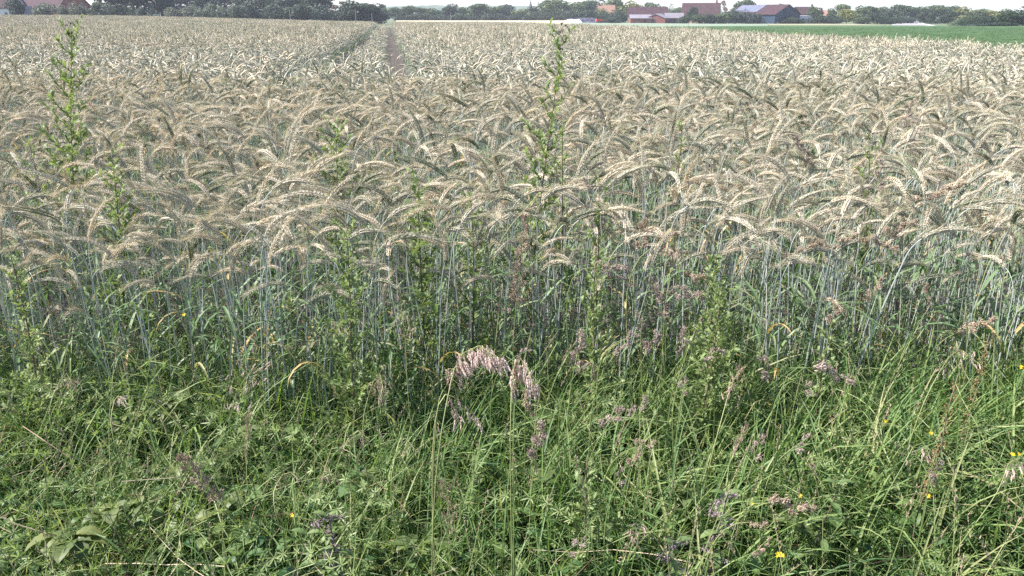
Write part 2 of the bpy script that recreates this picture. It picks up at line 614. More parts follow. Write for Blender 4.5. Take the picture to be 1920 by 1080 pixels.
def rye_parts(seed, lod=0):
    """centre line of one stalk, and its pieces as mesh builders: stem, ear, awns, leaves"""
    r = random.Random(seed)
    H = r.uniform(0.84, 1.04)
    kind = r.choices(['nod', 'arch', 'up', 'droop'], [0.34, 0.32, 0.24, 0.10])[0]
    KINDS_SEEN.append(kind)
    lean = R(r.uniform(0, 7))
    th1, th2 = {'nod': (56, 112), 'arch': (32, 88), 'up': (8, 38), 'droop': (78, 148)}[kind]
    th1 = R(th1 + r.uniform(-14, 14))
    th2 = R(th2 + r.uniform(-14, 14))
    Lear = r.uniform(0.135, 0.225)
    neck = r.uniform(0.08, 0.16)
    p = Vector((0, 0, 0))
    nS, nN, nE = (7, 6, 14) if lod == 0 else (3, 3, 6)
    P, rad = [p.copy()], [r.uniform(0.0024, 0.0044)]
    r0 = rad[0]
    wob = r.uniform(-0.03, 0.03)

    def step(th, ds):
        nonlocal p
        p = p + Vector((math.sin(th), wob * math.cos(th * 3), math.cos(th))) * ds
        return p.copy()
    for i in range(nS):
        t = (i + 1) / nS
        P.append(step(lean * t, (H - neck) / nS))
        rad.append(r0 * (1 - 0.45 * t))
    for i in range(nN):
        t = (i + 1) / nN
        P.append(step(lean + (th1 - lean) * t ** 1.4, neck / nN))
        rad.append(r0 * (0.55 - 0.15 * t))
    E = [P[-1].copy()]
    Th = [th1]
    for i in range(nE):
        t = (i + 1) / nE
        th = th1 + (th2 - th1) * t
        E.append(step(th, Lear / nE))
        Th.append(th)
    stem, ear, awn = MB(), MB(), MB()
    st = r.uniform(0.35, 0.75)
    stem.tube(P, rad, 5 if lod == 0 else 3, 0, st, False)
    te = r.uniform(0.15, 0.85)
    ta = r.uniform(0.2, 0.8)
    B = Vector((0, 1, 0))
    roll = r.uniform(-0.9, 0.9)
    if lod == 0:
        n = 30
        for i in range(n):
            t = (i + 0.5) / n
            q = t * nE
            k = min(int(q), nE - 1)
            c = E[k].lerp(E[k + 1], q - k)
            th = Th[k]
            T = Vector((math.sin(th), 0, math.cos(th)))
            N = Vector((math.cos(th), 0, -math.sin(th)))
            sB = B * math.cos(roll) + N * math.sin(roll)
            sN = N * math.cos(roll) - B * math.sin(roll)
            env = (0.65 + 0.35 * math.sin(math.pi * min(1, t * 1.15 + .1))) * (1 if t < .85 else 1 - (t - .85) * 2.2)
            side = 1 if i % 2 else -1
            for (o1, o2) in ((side * 0.0056, 0.0034), (side * 0.0056, -0.0034), (0.0, 0.0052 * side)):
                off = sB * o1 + sN * o2
                d = T + off.normalized() * 0.32
                ear.grain(c + off * env * 0.7, d, 0.0205 * env, 0.0039 * env, 0, te + r.uniform(-0.13, 0.13))
                aw = T * 1.0 + off.normalized() * r.uniform(0.12, 0.42) + Vector((r.uniform(-.1, .1), r.uniform(-.1, .1), r.uniform(-.1, .1)))
                if o1 == 0.0 and i % 3:
                    continue
                awn.spike(c + off * env + T * 0.012, aw, r.uniform(0.04, 0.08), 0.00046, 0, ta + r.uniform(-0.2, 0.2))
    else:
        k4 = 4 if lod == 1 else 3
        rr = [0.005, 0.0092, 0.0100, 0.0098, 0.0092, 0.0075, 0.003]
        ear.tube([E[i] for i in range(nE + 1)], rr, k4, 0, te, False)
        for i in range(12 if lod == 1 else 8):
            t = r.uniform(0.1, 1.0)
            k = min(int(t * nE), nE - 1)
            th = Th[k]
            T = Vector((math.sin(th), 0, math.cos(th)))
            d = T + Vector((r.uniform(-.4, .4), r.uniform(-.4, .4), r.uniform(-.4, .4)))
            awn.spike(E[k], d, r.uniform(0.05, 0.09), 0.0010 if lod == 1 else 0.0022, 0, ta + r.uniform(-.15, .15))
    leaves = []
    nl = {0: r.choice([2, 3, 3]), 1: 2, 2: 1}[lod]
    for j in range(nl):
        lf = MB()
        h = r.uniform(0.22, 0.86) if j else r.uniform(0.5, 0.8)
        q = h * nS * 0.9
        k = min(int(q), nS - 1)
        c = P[k].lerp(P[k + 1], q - k)
        az = r.uniform(0, 6.283)
        L = r.uniform(0.18, 0.34)
        dirh = Vector((math.cos(az), math.sin(az), 0))
        side = Vector((-math.sin(az), math.cos(az), 0))
        ns = 6 if lod == 0 else 3
        pp = c.copy()
        a0 = R(r.uniform(12, 35))
        a1 = R(r.uniform(70, 165))
        Q, W = [pp.copy()], [0.006]
        wmax = r.uniform(0.010, 0.017)
        for i in range(ns):
            t = (i + 1) / ns
            a = a0 + (a1 - a0) * t ** 1.3
            pp = pp + (dirh * math.sin(a) + Vector((0, 0, 1)) * math.cos(a)) * (L / ns)
            Q.append(pp.copy())
            W.append(wmax * (1 - t ** 2.2) + 0.0006)
        lf.ribbon(Q, W, side, 0, r.choices([r.uniform(0.1, 0.6), r.uniform(0.6, 0.8), 1.0], [0.72, 0.18, 0.10])[0], 0.3)
        leaves.append(lf)
    return stem, ear, awn, leaves


RYE_MATS = [M['stem'], M['ear'], M['awn'], M['ryeleaf']]
N0, N1, N2 = 30, 22, 8
rye_pieces = [rye_parts(100 + i, 0) for i in range(N0)]
rye_kinds = list(KINDS_SEEN)


def joined(parts):
    m = MB()
    st, ea, aw, lv = parts
    m.merge(st, None, 0)
    m.merge(ea, None, 1)
    m.merge(aw, None, 2)
    for lf in lv:
        m.merge(lf, None, 3)
    return m


protos = [joined(p).mesh('rye_stalk', RYE_MATS) for p in rye_pieces]
lod1 = [joined(rye_parts(300 + i, 1)) for i in range(N1)]
protos += [m.mesh('rye_stalk', RYE_MATS) for m in lod1]
lod2 = [joined(rye_parts(500 + i, 2)) for i in range(30)]


def clump(size, n, seed, src):
    r = random.Random(seed)
    m = MB()
    for k in range(n):
        s = r.uniform(0.9, 1.08)
        MM = Matrix.Translation((r.uniform(-size / 2, size / 2), r.uniform(-size / 2, size / 2), 0)) @ Matrix.Rotation(r.uniform(0, 6.283), 4, 'Z') @ Matrix.Diagonal((s, s, s, 1))
        m.merge(r.choice(src), MM, None, r.uniform(-0.18, 0.18))
    return m


C_A, C_B = 0.7, 1.6
protos += [clump(C_A, 74, 900 + i, lod2).mesh('rye_clump', RYE_MATS) for i in range(N2)]
protos += [clump(C_B, 300, 950 + i, lod2).mesh('rye_clump', RYE_MATS) for i in range(N2)]


def in_field(x, y, pad=0.0):
    ok = (x < rye_edge(y) - pad)
    wob = 0.10 * np.sin(x * 1.7) + 0.07 * np.sin(x * 4.1 + 1.0)
    ok &= y > 2.82 + wob
    for t0, hw in zip(TRACKS, (0.41, 0.46)):
        dx = np.abs(x - t0 - TRACK_DIR * y)
        dx = dx + 0.06 * np.sin(y * 2.1 + t0) + 0.05 * np.sin(y * 5.3)
        ok &= ~((dx < hw + pad) & (y > 11.6 + 0.8 * np.sin(x * 9)) & (np.sin(x * 91.7 + y * 57.3) < 0.9985 + pad))
    return ok


def band(y0, y1, dens, margin=1.0, jitter=True):
    """random points between two distances, a little wider than the picture"""
    w = 0.72
    area = w * (y1 ** 2 - y0 ** 2) + 2 * margin * (y1 - y0)
    n = int(area * dens)
    yy = np.sqrt(rng.uniform(y0 ** 2, y1 ** 2, int(n * 1.6) + 20))
    xx = rng.uniform(-1, 1, len(yy)) * (w * yy + margin)
    keep = rng.permutation(len(yy))[:n]
    return xx[keep], yy[keep]


def grid_pts(y0, y1, size, margin=2.0):
    X, Y = [], []
    y = y0
    while y < y1:
        w = 0.72 * y + margin
        xs = np.arange(-w, w, size)
        X.append(xs + rng.uniform(-.2, .2, len(xs)) * size)
        Y.append(np.full(len(xs), y) + rng.uniform(-.2, .2, len(xs)) * size)
        y += size
    return np.concatenate(X), np.concatenate(Y)


def hnoise(x, y):
    return (0.5 * np.sin(x * 0.9 + 1.3 * np.sin(y * 0.35)) + 0.5 * np.sin(y * 1.1 + 1.7 * np.sin(x * 0.4 + 2)) +
            0.5 * np.sin(x * 0.23 - y * 0.31) + 0.4 * np.sin(x * 2.7 + y * 1.3))


XX, YY, II, SC = [], [], [], []


def add_pts(x, y, lo, n, smin, smax):
    XX.append(x)
    YY.append(y)
    II.append(rng.integers(lo, lo + n, len(x)))
    SC.append(rng.uniform(smin, smax, len(x)) * (1 + 0.045 * hnoise(x, y)) * (1 - 0.13 * S(7, 24, y)))


x, y = band(2.7, 3.7, 150)
k = in_field(x, y)
add_pts(x[k], y[k], 0, N0, 0.76, 1.08)
x, y = band(3.7, 5.5, 118)
k = in_field(x, y)
add_pts(x[k], y[k], 0, N0, 0.80, 1.08)
x, y = band(5.5, 9.5, 108)
k = in_field(x, y)
add_pts(x[k], y[k], 0, N0, 0.86, 1.08)
x, y = band(9.5, 24, 98)
k = in_field(x, y)
add_pts(x[k], y[k], N0, N1, 0.9, 1.08)
x, y = grid_pts(24, 62, C_A * 0.79)
k = in_field(x, y, 0.33)
add_pts(x[k], y[k], N0 + N1, N2, 0.95, 1.05)
x, y = grid_pts(62, 152, C_B * 0.80)
k = in_field(x, y, 0.8)
add_pts(x[k], y[k], N0 + N1 + N2, N2, 0.97, 1.04)
# ragged borders along the wheel tracks and the right edge are filled with single stalks
x, y = band(24, 100, 60)
k = in_field(x, y)
near_tr = np.zeros(len(x), bool)
for t0 in TRACKS:
    dx = np.abs(x - t0 - TRACK_DIR * y)
    near_tr |= (dx < 0.95)
near_tr |= (rye_edge(y) - x) < 0.9
k &= near_tr
add_pts(x[k], y[k], N0, N1, 0.86, 0.99)

X, Y, I, SCL = map(np.concatenate, (XX, YY, II, SC))
Z = gz(X, Y)
# heading: ears bend to every side, a little more often across the view
ROT = np.zeros((len(X), 3), np.float32)
az = rng.uniform(0, 2 * math.pi, len(X))
az = az - 0.35 * np.sin(2 * az)
ROT[:, 2] = az
ROT[:, 0] = rng.normal(0, 0.075, len(X))
ROT[:, 1] = rng.normal(0, 0.075, len(X))
single = I < N0
inview = single & (np.abs(X) < 0.66 * Y)
order = np.argsort(np.where(inview, Y, 1e9))[:300]
is_ind = np.zeros(len(X), bool)
is_ind[order] = True

rye_meshes = []
for st, ea, aw, lv in rye_pieces:
    rye_meshes.append((st.mesh('rye_stem', [M['stem']]), ea.mesh('rye_ear', [M['ear']]), aw.mesh('rye_awns', [M['awn']]), [q.mesh('rye_leaf', [M['ryeleaf']]) for q in lv]))
LANDMARKS = [(-40, 'the left edge'), (20, 'the corner bush weed'), (130, 'the tall left weed'), (212, 'the small feathery weed'), (345, 'the yellow speck'), (450, 'the reddish left plume'),
             (645, 'the feathery left bush weed'), (757, 'the reddish upright plume'), (850, 'the large pink plume'), (977, 'the long upright grass head'),
             (1046, 'the tallest weed'), (1118, 'the middle bush weed'), (1240, 'the long purple head'), (1352, 'the broad bright bush weed'), (1450, 'the pinkish lying head'), (1560, 'the thin right bush weed'),
             (1640, 'the tan right head'), (1742, 'the small tan head'), (1858, 'the rust brown dock'), (1960, 'the right edge')]
KIND_WORDS = {'nod': 'nodding', 'arch': 'arched', 'up': 'upright', 'droop': 'drooping'}


def rye_label(x, y, kind, s):
    u = 960 + x / y * FPX / 1.02
    lm = min(LANDMARKS, key=lambda q: abs(q[0] - u))
    side = 'left of' if u < lm[0] - 12 else 'right of' if u > lm[0] + 12 else 'behind'
    row = 'in foremost row' if y < 2.93 else 'in second row' if y < 3.08 else 'in third row'
    size = 'short ' if s < 0.92 else 'tall ' if s > 1.02 else ''
    return size, KIND_WORDS[kind] + ' rye stalk ' + row + ', ' + side + ' ' + lm[1]


base_labels = {}
for i in order:
    base_labels.setdefault(rye_label(float(X[i]), float(Y[i]), rye_kinds[int(I[i])], float(SCL[i])), []).append(int(i))
RYE_LABELS = {}
NUMS = {2: 'two', 3: 'three', 4: 'four', 5: 'five', 6: 'six', 7: 'seven', 8: 'eight'}
ORDN = ['leftmost', 'second', 'third', 'fourth', 'fifth', 'sixth', 'seventh', 'eighth']
for (size, words), ids in base_labels.items():
    ids.sort(key=lambda q: X[q] / Y[q])
    for k, q in enumerate(ids):
        if len(ids) == 1:
            RYE_LABELS[q] = size + words
        else:
            pos = 'rightmost' if k == len(ids) - 1 else ORDN[k]
            RYE_LABELS[q] = pos + ' of ' + NUMS[len(ids)] + ' ' + size + words
        if len(RYE_LABELS[q].split()) > 16:
            RYE_LABELS[q] = RYE_LABELS[q].replace('stalk in ', '').replace(' of the ', ' of ')
for i in order:
    st, ea, aw, lv = rye_meshes[int(I[i])]
    e = empty('rye_stalk', (float(X[i]), float(Y[i]), float(Z[i])), 0, RYE_LABELS[int(i)], 'rye', 'rye stalks along the front of the field')
    e.rotation_euler = tuple(float(q) for q in ROT[i])
    s = float(SCL[i])
    e.scale = (s, s, s)
    obj('stem', st, e)
    eo = obj('ear', ea, e)
    ao = obj('awns', aw, eo)
    ao['kind'] = 'stuff'
    for q in lv:
        obj('leaf', q, e)
kk = ~is_ind
scatter('rye_field', protos, np.stack([X, Y, Z], 1)[kk], ROT[kk], SCL[kk], I[kk],
        'ripening rye filling the field behind its front rows up to the far trees', 'rye field')
print('rye instances', len(X))

# ------------------------------------------------------------------ verge vegetation (uncountable)
def blade(m, r, base, az, L, wmax, a0, a1, ns, mat, tint, fold=0.3):
    dirh = Vector((math.cos(az), math.sin(az), 0))
    tw = r.uniform(-0.5, 0.5)
    side = Vector((-math.sin(az + tw), math.cos(az + tw), 0))
    pp = Vector(base)
    Q, W = [pp.copy()], [wmax * 0.6]
    for i in range(ns):
        t = (i + 1) / ns
        a = a0 + (a1 - a0) * t ** 1.5
        pp = pp + (dirh * math.sin(a) + Vector((0, 0, 1)) * math.cos(a)) * (L / ns)
        Q.append(pp.copy())
        W.append(wmax * (1 - t ** 2.5) + 0.0005)
    m.ribbon(Q, W, side, mat, tint, fold)


def tuft(seed, n, L0, L1, w0, w1, rad, arch=(40, 130), dry=0.08):
    r = random.Random(seed)
    m = MB()
    for k in range(n):
        a = r.uniform(0, 6.283)
        q = rad * math.sqrt(r.random())
        tint = r.uniform(0.02, 0.78) if r.random() > dry else r.uniform(0.9, 1.05)
        blade(m, r, (q * math.cos(a), q * math.sin(a), 0), r.uniform(0, 6.283), r.uniform(L0, L1), r.uniform(w0, w1),
              R(r.uniform(2, 22)), R(r.uniform(*arch)), 6, 0, tint)
    return m


def ovate(m, r, c, az, L, W, droop, mat, tint, serr=0):
    """broad leaf with a folded midrib"""
    dirh = Vector((math.cos(az), math.sin(az), 0))
    side = Vector((-math.sin(az), math.cos(az), 0))
    prof = [0.10, 0.72, 1.0, 0.88, 0.55, 0.02]
    pp = Vector(c)
    Q = [pp.copy()]
    for i in range(5):
        a = droop[0] + (droop[1] - droop[0]) * (i / 4)
        pp = pp + (dirh * math.sin(a) + Vector((0, 0, 1)) * math.cos(a)) * (L / 5)
        Q.append(pp.copy())
    m.ribbon(Q, [W * q for q in prof], side, mat, tint, 0.28)


def herb_tuft(seed):
    r = random.Random(seed)
    m = MB()
    for k in range(r.randint(7, 12)):
        a = r.uniform(0, 6.283)
        h = r.uniform(0.03, 0.20)
        b = Vector((r.uniform(-.06, .06), r.uniform(-.06, .06), 0))
        c = b + Vector((math.cos(a) * .02, math.sin(a) * .02, h))
        m.tube([b, c], 0.0012, 3, 0, 0.2, False)
        L = r.uniform(0.02, 0.06)
        ovate(m, r, c, a, L, L * r.uniform(0.5, 0.85), (R(50), R(115)), 0, r.uniform(0, 1))
    return m


def cleavers(seed):
    """sprawling stem with star shaped whorls of narrow leaves"""
    r = random.Random(seed)
    m = MB()
    p = Vector((0, 0, 0.02))
    az = r.uniform(0, 6.283)
    el = R(r.uniform(35, 80))
    P = [p.copy()]
    n = r.randint(6, 10)
    for k in range(n):
        el -= R(r.uniform(2, 10))
        az += r.uniform(-.25, .25)
        d = Vector((math.cos(az) * math.cos(el), math.sin(az) * math.cos(el), math.sin(el)))
        p = p + d * r.uniform(0.035, 0.055)
        P.append(p.copy())
        A = d.orthogonal().normalized()
        B = d.cross(A)
        nl = r.randint(6, 8)
        L = r.uniform(0.018, 0.032) * (1 - 0.4 * k / n)
        for j in range(nl):
            a = 6.283 * j / nl + k
            o = A * math.cos(a) + B * math.sin(a) + d * 0.35
            o.normalize()
            sd_ = d.cross(o).normalized()
            m.strip([p, p + o * L * .6, p + o * L], [0.0012, 0.0034, 0.0006], sd_, 0, 0.35 + r.uniform(-.25, .35))
    m.tube(P, 0.0011, 3, 0, 0.75, False)
    return m


def thin_stalk(seed):
    """slim grass culm with a narrow seed head"""
    r = random.Random(seed)
    m = MB()
    H = r.uniform(0.35, 0.6)
    le = R(r.uniform(3, 25))
    P = [Vector((math.sin(le * t) * H * t, 0, H * t)) for t in (0, .3, .6, .85, 1)]
    m.tube(P, [.0013, .0011, .0009, .0008, .0006], 3, 0, r.uniform(0.2, .9), False)
    for k in range(18):
        t = r.uniform(0.0, 1)
        c = P[3].lerp(P[4], t)
        d = Vector((r.uniform(-.5, .5), r.uniform(-.5, .5), 1))
        m.grain(c, d, r.uniform(.006, .012), .0013, 1, r.uniform(.2, 1))
    blade(m, r, P[1], r.uniform(0, 6.28), r.uniform(.1, .2), .004, R(20), R(110), 4, 2, r.uniform(.2, .7))
    return m


def straw(seed):
    r = random.Random(seed)
    m = MB()
    L = r.uniform(0.2, 0.5)
    bend = r.uniform(-.2, .2)
    P = [Vector((L * (t - .5), bend * math.sin(t * 3.1), 0.02 + 0.06 * t + r.uniform(-.01, .01))) for t in (0, .25, .5, .75, 1)]
    m.tube(P, r.uniform(.0009, .0016), 3, 0, r.uniform(0, 1), False)
    return m


VX = 0.74


def verge_pts(n, y0=1.0, y1=3.1, margin=0.7):
    yy = rng.uniform(y0, y1, n * 3)
    xx = rng.uniform(-1, 1, n * 3) * (VX * y1 + margin)
    k = np.abs(xx) < VX * yy + margin
    return xx[k][:n], yy[k][:n]


def rots(n, tilt=0.1):
    q = rng.normal(0, tilt, (n, 3))
    q[:, 2] = rng.uniform(0, 6.283, n)
    return q


GP = [tuft(10 + i, 13, .14, .36, .0032, .0072, .05, (40, 130), .13).mesh('grass_tuft', [M['grass']]) for i in range(7)]
GP += [tuft(30 + i, 9, .30, .56, .0045, .009, .05, (22, 105), .015).mesh('grass_tuft', [M['grass']]) for i in range(6)]
GP += [tuft(50 + i, 16, .10, .26, .002, .004, .06, (30, 110), .25).mesh('grass_tuft', [M['grass']]) for i in range(4)]
x, y = verge_pts(3300, 0.9, 3.05)
i1 = rng.integers(0, 17, len(x))
tall = rng.random(len(x)) < 0.15 + 0.30 * S(1.5, 2.8, y)
i1 = np.where(tall, rng.integers(7, 13, len(x)), i1)
# taller greener grass to the right, lower tangled herbs to the left front
sc = rng.uniform(0.6, 1.15, len(x)) * (0.8 + 0.30 * S(-1.1, 0.5, x)) * (0.62 + 0.42 * S(1.3, 2.3, y))
x2, y2 = verge_pts(900, 2.6, 3.5)
x = np.concatenate([x, x2]); y = np.concatenate([y, y2])
i1 = np.concatenate([i1, rng.integers(0, 13, len(x2))])
sc = np.concatenate([sc, rng.uniform(0.8, 1.35, len(x2))])
scatter('grass', GP, np.stack([x, y, gz(x, y)], 1), rots(len(x), .12), sc, i1, 'long green grass blades tangled along the verge in front of the rye', 'grass')

HP = [herb_tuft(70 + i).mesh('herb_tuft', [M['herb']]) for i in range(8)]
x, y = verge_pts(1150, 0.9, 3.1)
scatter('ground_cover', HP, np.stack([x, y, gz(x, y)], 1), rots(len(x), .15), rng.uniform(.6, 1.3, len(x)), rng.integers(0, 8, len(x)),
        'low broad green leaves filling the ground between the grass', 'ground cover')

CP = [cleavers(90 + i).mesh('cleavers', [M['weed']]) for i in range(8)]
x, y = verge_pts(700, 0.9, 2.9)
w = rng.random(len(x)) < (0.25 + 0.75 * S(0.6, -1.0, x) + 0.45 * S(0.9, 1.7, x))
x, y = x[w], y[w]
scatter('cleavers', CP, np.stack([x, y, gz(x, y) + rng.uniform(0, .22, len(x))], 1), rots(len(x), .3), rng.uniform(.8, 1.4, len(x)), rng.integers(0, 8, len(x)),
        'pale green cleavers with star shaped leaf whorls sprawling over the grass', 'ground cover')

TP = [thin_stalk(110 + i).mesh('grass_culm', [M['gstem'], M['tan'], M['grass']]) for i in range(8)]
x, y = verge_pts(650, 1.0, 3.3)
scatter('grass_culms', TP, np.stack([x, y, gz(x, y)], 1), rots(len(x), .12), rng.uniform(.8, 1.35, len(x)), rng.integers(0, 8, len(x)),
        'thin flowering grass culms scattered through the verge', 'grass')

SP = [straw(130 + i).mesh('straw', [M['straw']]) for i in range(8)]
x, y = verge_pts(420, 0.9, 3.0)
w = rng.random(len(x)) < (0.35 + 0.65 * S(0.3, -0.9, x))
x, y = x[w], y[w]
rr = rots(len(x), .35)
scatter('dry_straw', SP, np.stack([x, y, gz(x, y) + rng.uniform(0.02, .26, len(x))], 1), rr, rng.uniform(.7, 1.3, len(x)), rng.integers(0, 8, len(x)),
        'dry brown straws lying criss-cross in the green verge', 'straw')

# short green growth of the neighbouring field
def green_clump(seed):
    r = random.Random(seed)
    m = MB()
    for k in range(60):
        blade(m, r, (r.uniform(-.6, .6), r.uniform(-.6, .6), 0), r.uniform(0, 6.28), r.uniform(.2, .34), r.uniform(.02, .04), R(10), R(r.uniform(50, 110)), 2, 0, r.uniform(.1, .6))
    return m


M['greenblade'] = plant_mat('green_crop_blade', [(0.0, (0.032, 0.068, 0.025)), (0.5, (0.056, 0.108, 0.038)), (1.0, (0.095, 0.148, 0.060))], 0.4, 0.3, 0.6, 0.5)
yy = np.sqrt(rng.uniform(14 ** 2, 150 ** 2, 30000))
xx = rye_edge(yy) + 0.5 + rng.uniform(0, 1, len(yy)) * (0.72 * yy - rye_edge(yy))
k = (xx > rye_edge(yy) + .5) & (xx < .74 * yy)
xx, yy = xx[k], yy[k]
k = rng.random(len(xx)) < np.minimum(1, 40 / yy)
xx, yy = xx[k], yy[k]
scatter('green_crop', [green_clump(i).mesh('green_clump', [M['greenblade']]) for i in range(5)], np.stack([xx, yy, gz(xx, yy) + .05], 1), rots(len(xx), .03),
        rng.uniform(.8, 1.2, len(xx)), rng.integers(0, 5, len(xx)), 'leafy green crop covering the field right of the rye', 'crop')

# ------------------------------------------------------------------ single weeds, seed heads and leaves
def base_of(u, Y, du=0):
    """ground point under pixel column u at distance Y"""
    p = at(u + du, 540, Y)
    return Vector((p.x, Y, float(gz(p.x, Y))))


def weed_leaf_mesh(seed):
    """narrow lobed leaf of unit length along +X"""
    r = random.Random(seed)
    m = MB()
    n = 6
    pts = [Vector((i / n, 0, 0.16 * math.sin(i / n * 2.6) - 0.10 * (i / n) ** 2)) for i in range(n + 1)]
    m.strip(pts, [.10, .20, .26, .25, .20, .13, .03], Vector((0, 1, 0)), 0, 0.45)
    for i in range(1, n):
        for s in (1, -1):
            L = (0.30 - 0.17 * abs(i / n - .42)) * r.uniform(.7, 1.1)
            b0, b1 = pts[i] + Vector((-.09, s * .06, 0)), pts[i] + Vector((.09, s * .06, 0))
            tip = pts[i] + Vector((L * .75, s * L, r.uniform(-.05, .08)))
            mid = (b0 + b1) / 2 * .45 + tip * .55
            m.add([b0, b1, mid + Vector((.06, 0, .01)), tip, mid - Vector((.05, 0, 0))], [(0, 1, 2, 4), (4, 2, 3)], 0, 0.4 + r.uniform(-.2, .35))
    return m


WLEAF = [weed_leaf_mesh(i) for i in range(5)]
WLEAF_ME = [m.mesh('weed_leaf', [M['weed']]) for m in WLEAF]


def bud_mesh(seed):
    r = random.Random(seed)
    m = MB()
    for k in range(5):
        d = Vector((r.uniform(-.5, .5), r.uniform(-.5, .5), 1)).normalized()
        c = d * 0.004 + Vector((r.uniform(-.012, .012), r.uniform(-.012, .012), r.uniform(-.004, .012)))
        m.grain(c, d, .016, .0046, 0, r.uniform(0, 1), 1.0)
    return m.mesh('flower_bud', [M['bud']])


BUDS = [bud_mesh(i) for i in range(3)]


def frame(d, roll=0.0):
    """rotation matrix with +X along d"""
    d = d.normalized()
    q = d.to_track_quat('X', 'Z')
    return q.to_matrix().to_4x4() @ Matrix.Rotation(roll, 4, 'X')


def weed(u, v, Y, du, label, seed, branch=0.12, nodes=16, lsize=0.045, bushy=False, bare=0.2, buds=True, curve=0.02, group='green weeds standing in the rye'):
    r = random.Random(seed)
    top = at(u, v, Y)
    b = base_of(u, Y, du)
    e = empty('weed', b, 0, label, 'weed', group)
    H = top.z - b.z
    dx = top.x - b.x
    P = []
    for i in range(13):
        t = i / 12
        P.append(Vector((dx * t ** 1.4 + curve * math.sin(t * 5 + seed), curve * math.cos(t * 4 + seed) - curve, H * t)))
    stem = MB()
    stem.tube(P, [0.0056 * (1 - .7 * i / 12) for i in range(13)], 5, 0, 0.35, True)
    fol = MB()
    leaves = []
    az = r.uniform(0, 6.28)
    for k in range(nodes):
        t = bare + (1 - bare) * (k + r.uniform(-.3, .3)) / nodes
        t = min(max(t, 0.02), 0.99)
        q = t * 12
        i = min(int(q), 11)
        c = P[i].lerp(P[i + 1], q - i)
        az += 2.4 + r.uniform(-.4, .4)
        up = R(r.uniform(34, 58)) if t > .5 else R(r.uniform(15, 42))
        d = Vector((math.cos(az) * math.cos(up), math.sin(az) * math.cos(up), math.sin(up)))
        L = branch * (1.35 if not bushy else 1.1) * (1.12 - 0.85 * t) * r.uniform(.7, 1.2)
        if L > 0.03:
            Q = [c, c + d * L * .5, c + d * L + Vector((0, 0, L * .15))]
            stem.tube(Q, [.0016, .0012, .0008], 3, 0, 0.8, False)
        else:
            Q = [c, c, c]
        n = max(5, int(L / 0.0085)) if not bushy else max(8, int(L / 0.0055))
        for j in range(n):
            w = (j + 1) / n
            p = Q[0].lerp(Q[1], w * 2) if w < .5 else Q[1].lerp(Q[2], w * 2 - 1)
            a2 = r.uniform(0, 6.28)
            dl = d * .7 + Vector((math.cos(a2), math.sin(a2), r.uniform(-.3, .6))) * .7
            s = lsize * 0.98 * r.uniform(.6, 1.2) * (1.1 - .42 * t)
            leaves.append((p, dl, r.uniform(-1, 1), s, r.randrange(5)))
        s = lsize * 1.4 * (1.5 - .9 * t) * r.uniform(.8, 1.1)   # the leaf under the branch
        leaves.append((c, d + Vector((0, 0, -.45)), 0.0, s, r.randrange(5)))
    so = obj('stem', stem.mesh('weed_stem', [M['weedstem']], True), e)
    if bushy:
        for p, d, ro, s, k in leaves:
            fol.merge(WLEAF[k], Matrix.Translation(p) @ frame(d, ro) @ Matrix.Scale(s, 4), None, r.uniform(-.1, .4))
        fo = obj('foliage', fol.mesh('weed_foliage', [M['weed']]), e)
        fo['kind'] = 'stuff'
    else:
        for p, d, ro, s, k in leaves:
            lo = obj('leaf', WLEAF_ME[k], e)
            lo.matrix_local = Matrix.Translation(p) @ frame(d, ro) @ Matrix.Scale(s, 4)
    if buds:
        for k in range(6):
            bo = obj('flower_bud', BUDS[k % 3], e)
            t = 1 - 0.011 * k
            bo.location = P[12].lerp(P[9], (1 - t) * 4) + (Vector((0, 0, 0)) if k == 0 else Vector((r.uniform(-.022, .022), r.uniform(-.022, .022), r.uniform(-.01, .02))))
            bo.rotation_euler = (r.uniform(-.4, .4), r.uniform(-.4, .4), r.uniform(0, 6))
            bo.scale = (.65, .65, .65)
    return e


weed(1046, 50, 3.5, -48, 'tallest green weed with dark buds, standing above the rye right of the middle', 3, .17, 32, .046, bare=.32, curve=.02)
weed(133, 48, 4.3, 26, 'tall green weed with dark buds above the rye at the left below the red barn', 8, .21, 34, .048, bare=.40, curve=.012)
weed(1059, 214, 3.35, -12, 'thin pale green weed close beside the tallest weed, reaching half its height', 12, .09, 18, .036, bare=.35, buds=False, curve=.01)
weed(212, 284, 3.35, 4, 'small feathery green weed in the front rye below the tall left weed', 17, .14, 32, .044, bare=.3, buds=False, curve=.008)
weed(622, 236, 3.7, 40, 'leaning green weed in the rye, long thin side branches, left of the middle', 21, .20, 28, .046, bare=.35, buds=False, curve=.02)
weed(790, 340, 3.05, -6, 'leafy light green weed among the front ears, left of the tallest weed', 25, .15, 32, .046, bare=.35, buds=False, curve=.01)
weed(880, 372, 3.1, 8, 'small light green weed tucked between front ears beside the leafy weed', 29, .12, 24, .044, bare=.45, buds=False, curve=.01)
weed(1278, 234, 3.6, -14, 'slim green weed with sparse leaves in the rye below the red roofed farmhouse', 33, .08, 18, .036, bare=.4, buds=False, curve=.01)
weed(1632, 250, 3.5, -10, 'slim upright green weed with a budded top in the rye at the right', 37, .11, 20, .04, bare=.4, buds=True, curve=.008)
weed(1118, 335, 3.15, 10, 'yellow green weed in the front rye just right of the tallest weed', 41, .10, 18, .038, bare=.4, buds=False, curve=.01)
weed(70, 262, 4.0, 8, 'low green weed sprawling in the rye at the left picture edge', 43, .16, 12, .04, bare=.62, buds=False)
weed(645, 430, 2.66, 8, 'dense feathery green bush weed at the foot of the rye, left of the middle', 47, .16, 40, .033, True, .15, False, .008, 'bushy weeds along the rye edge')
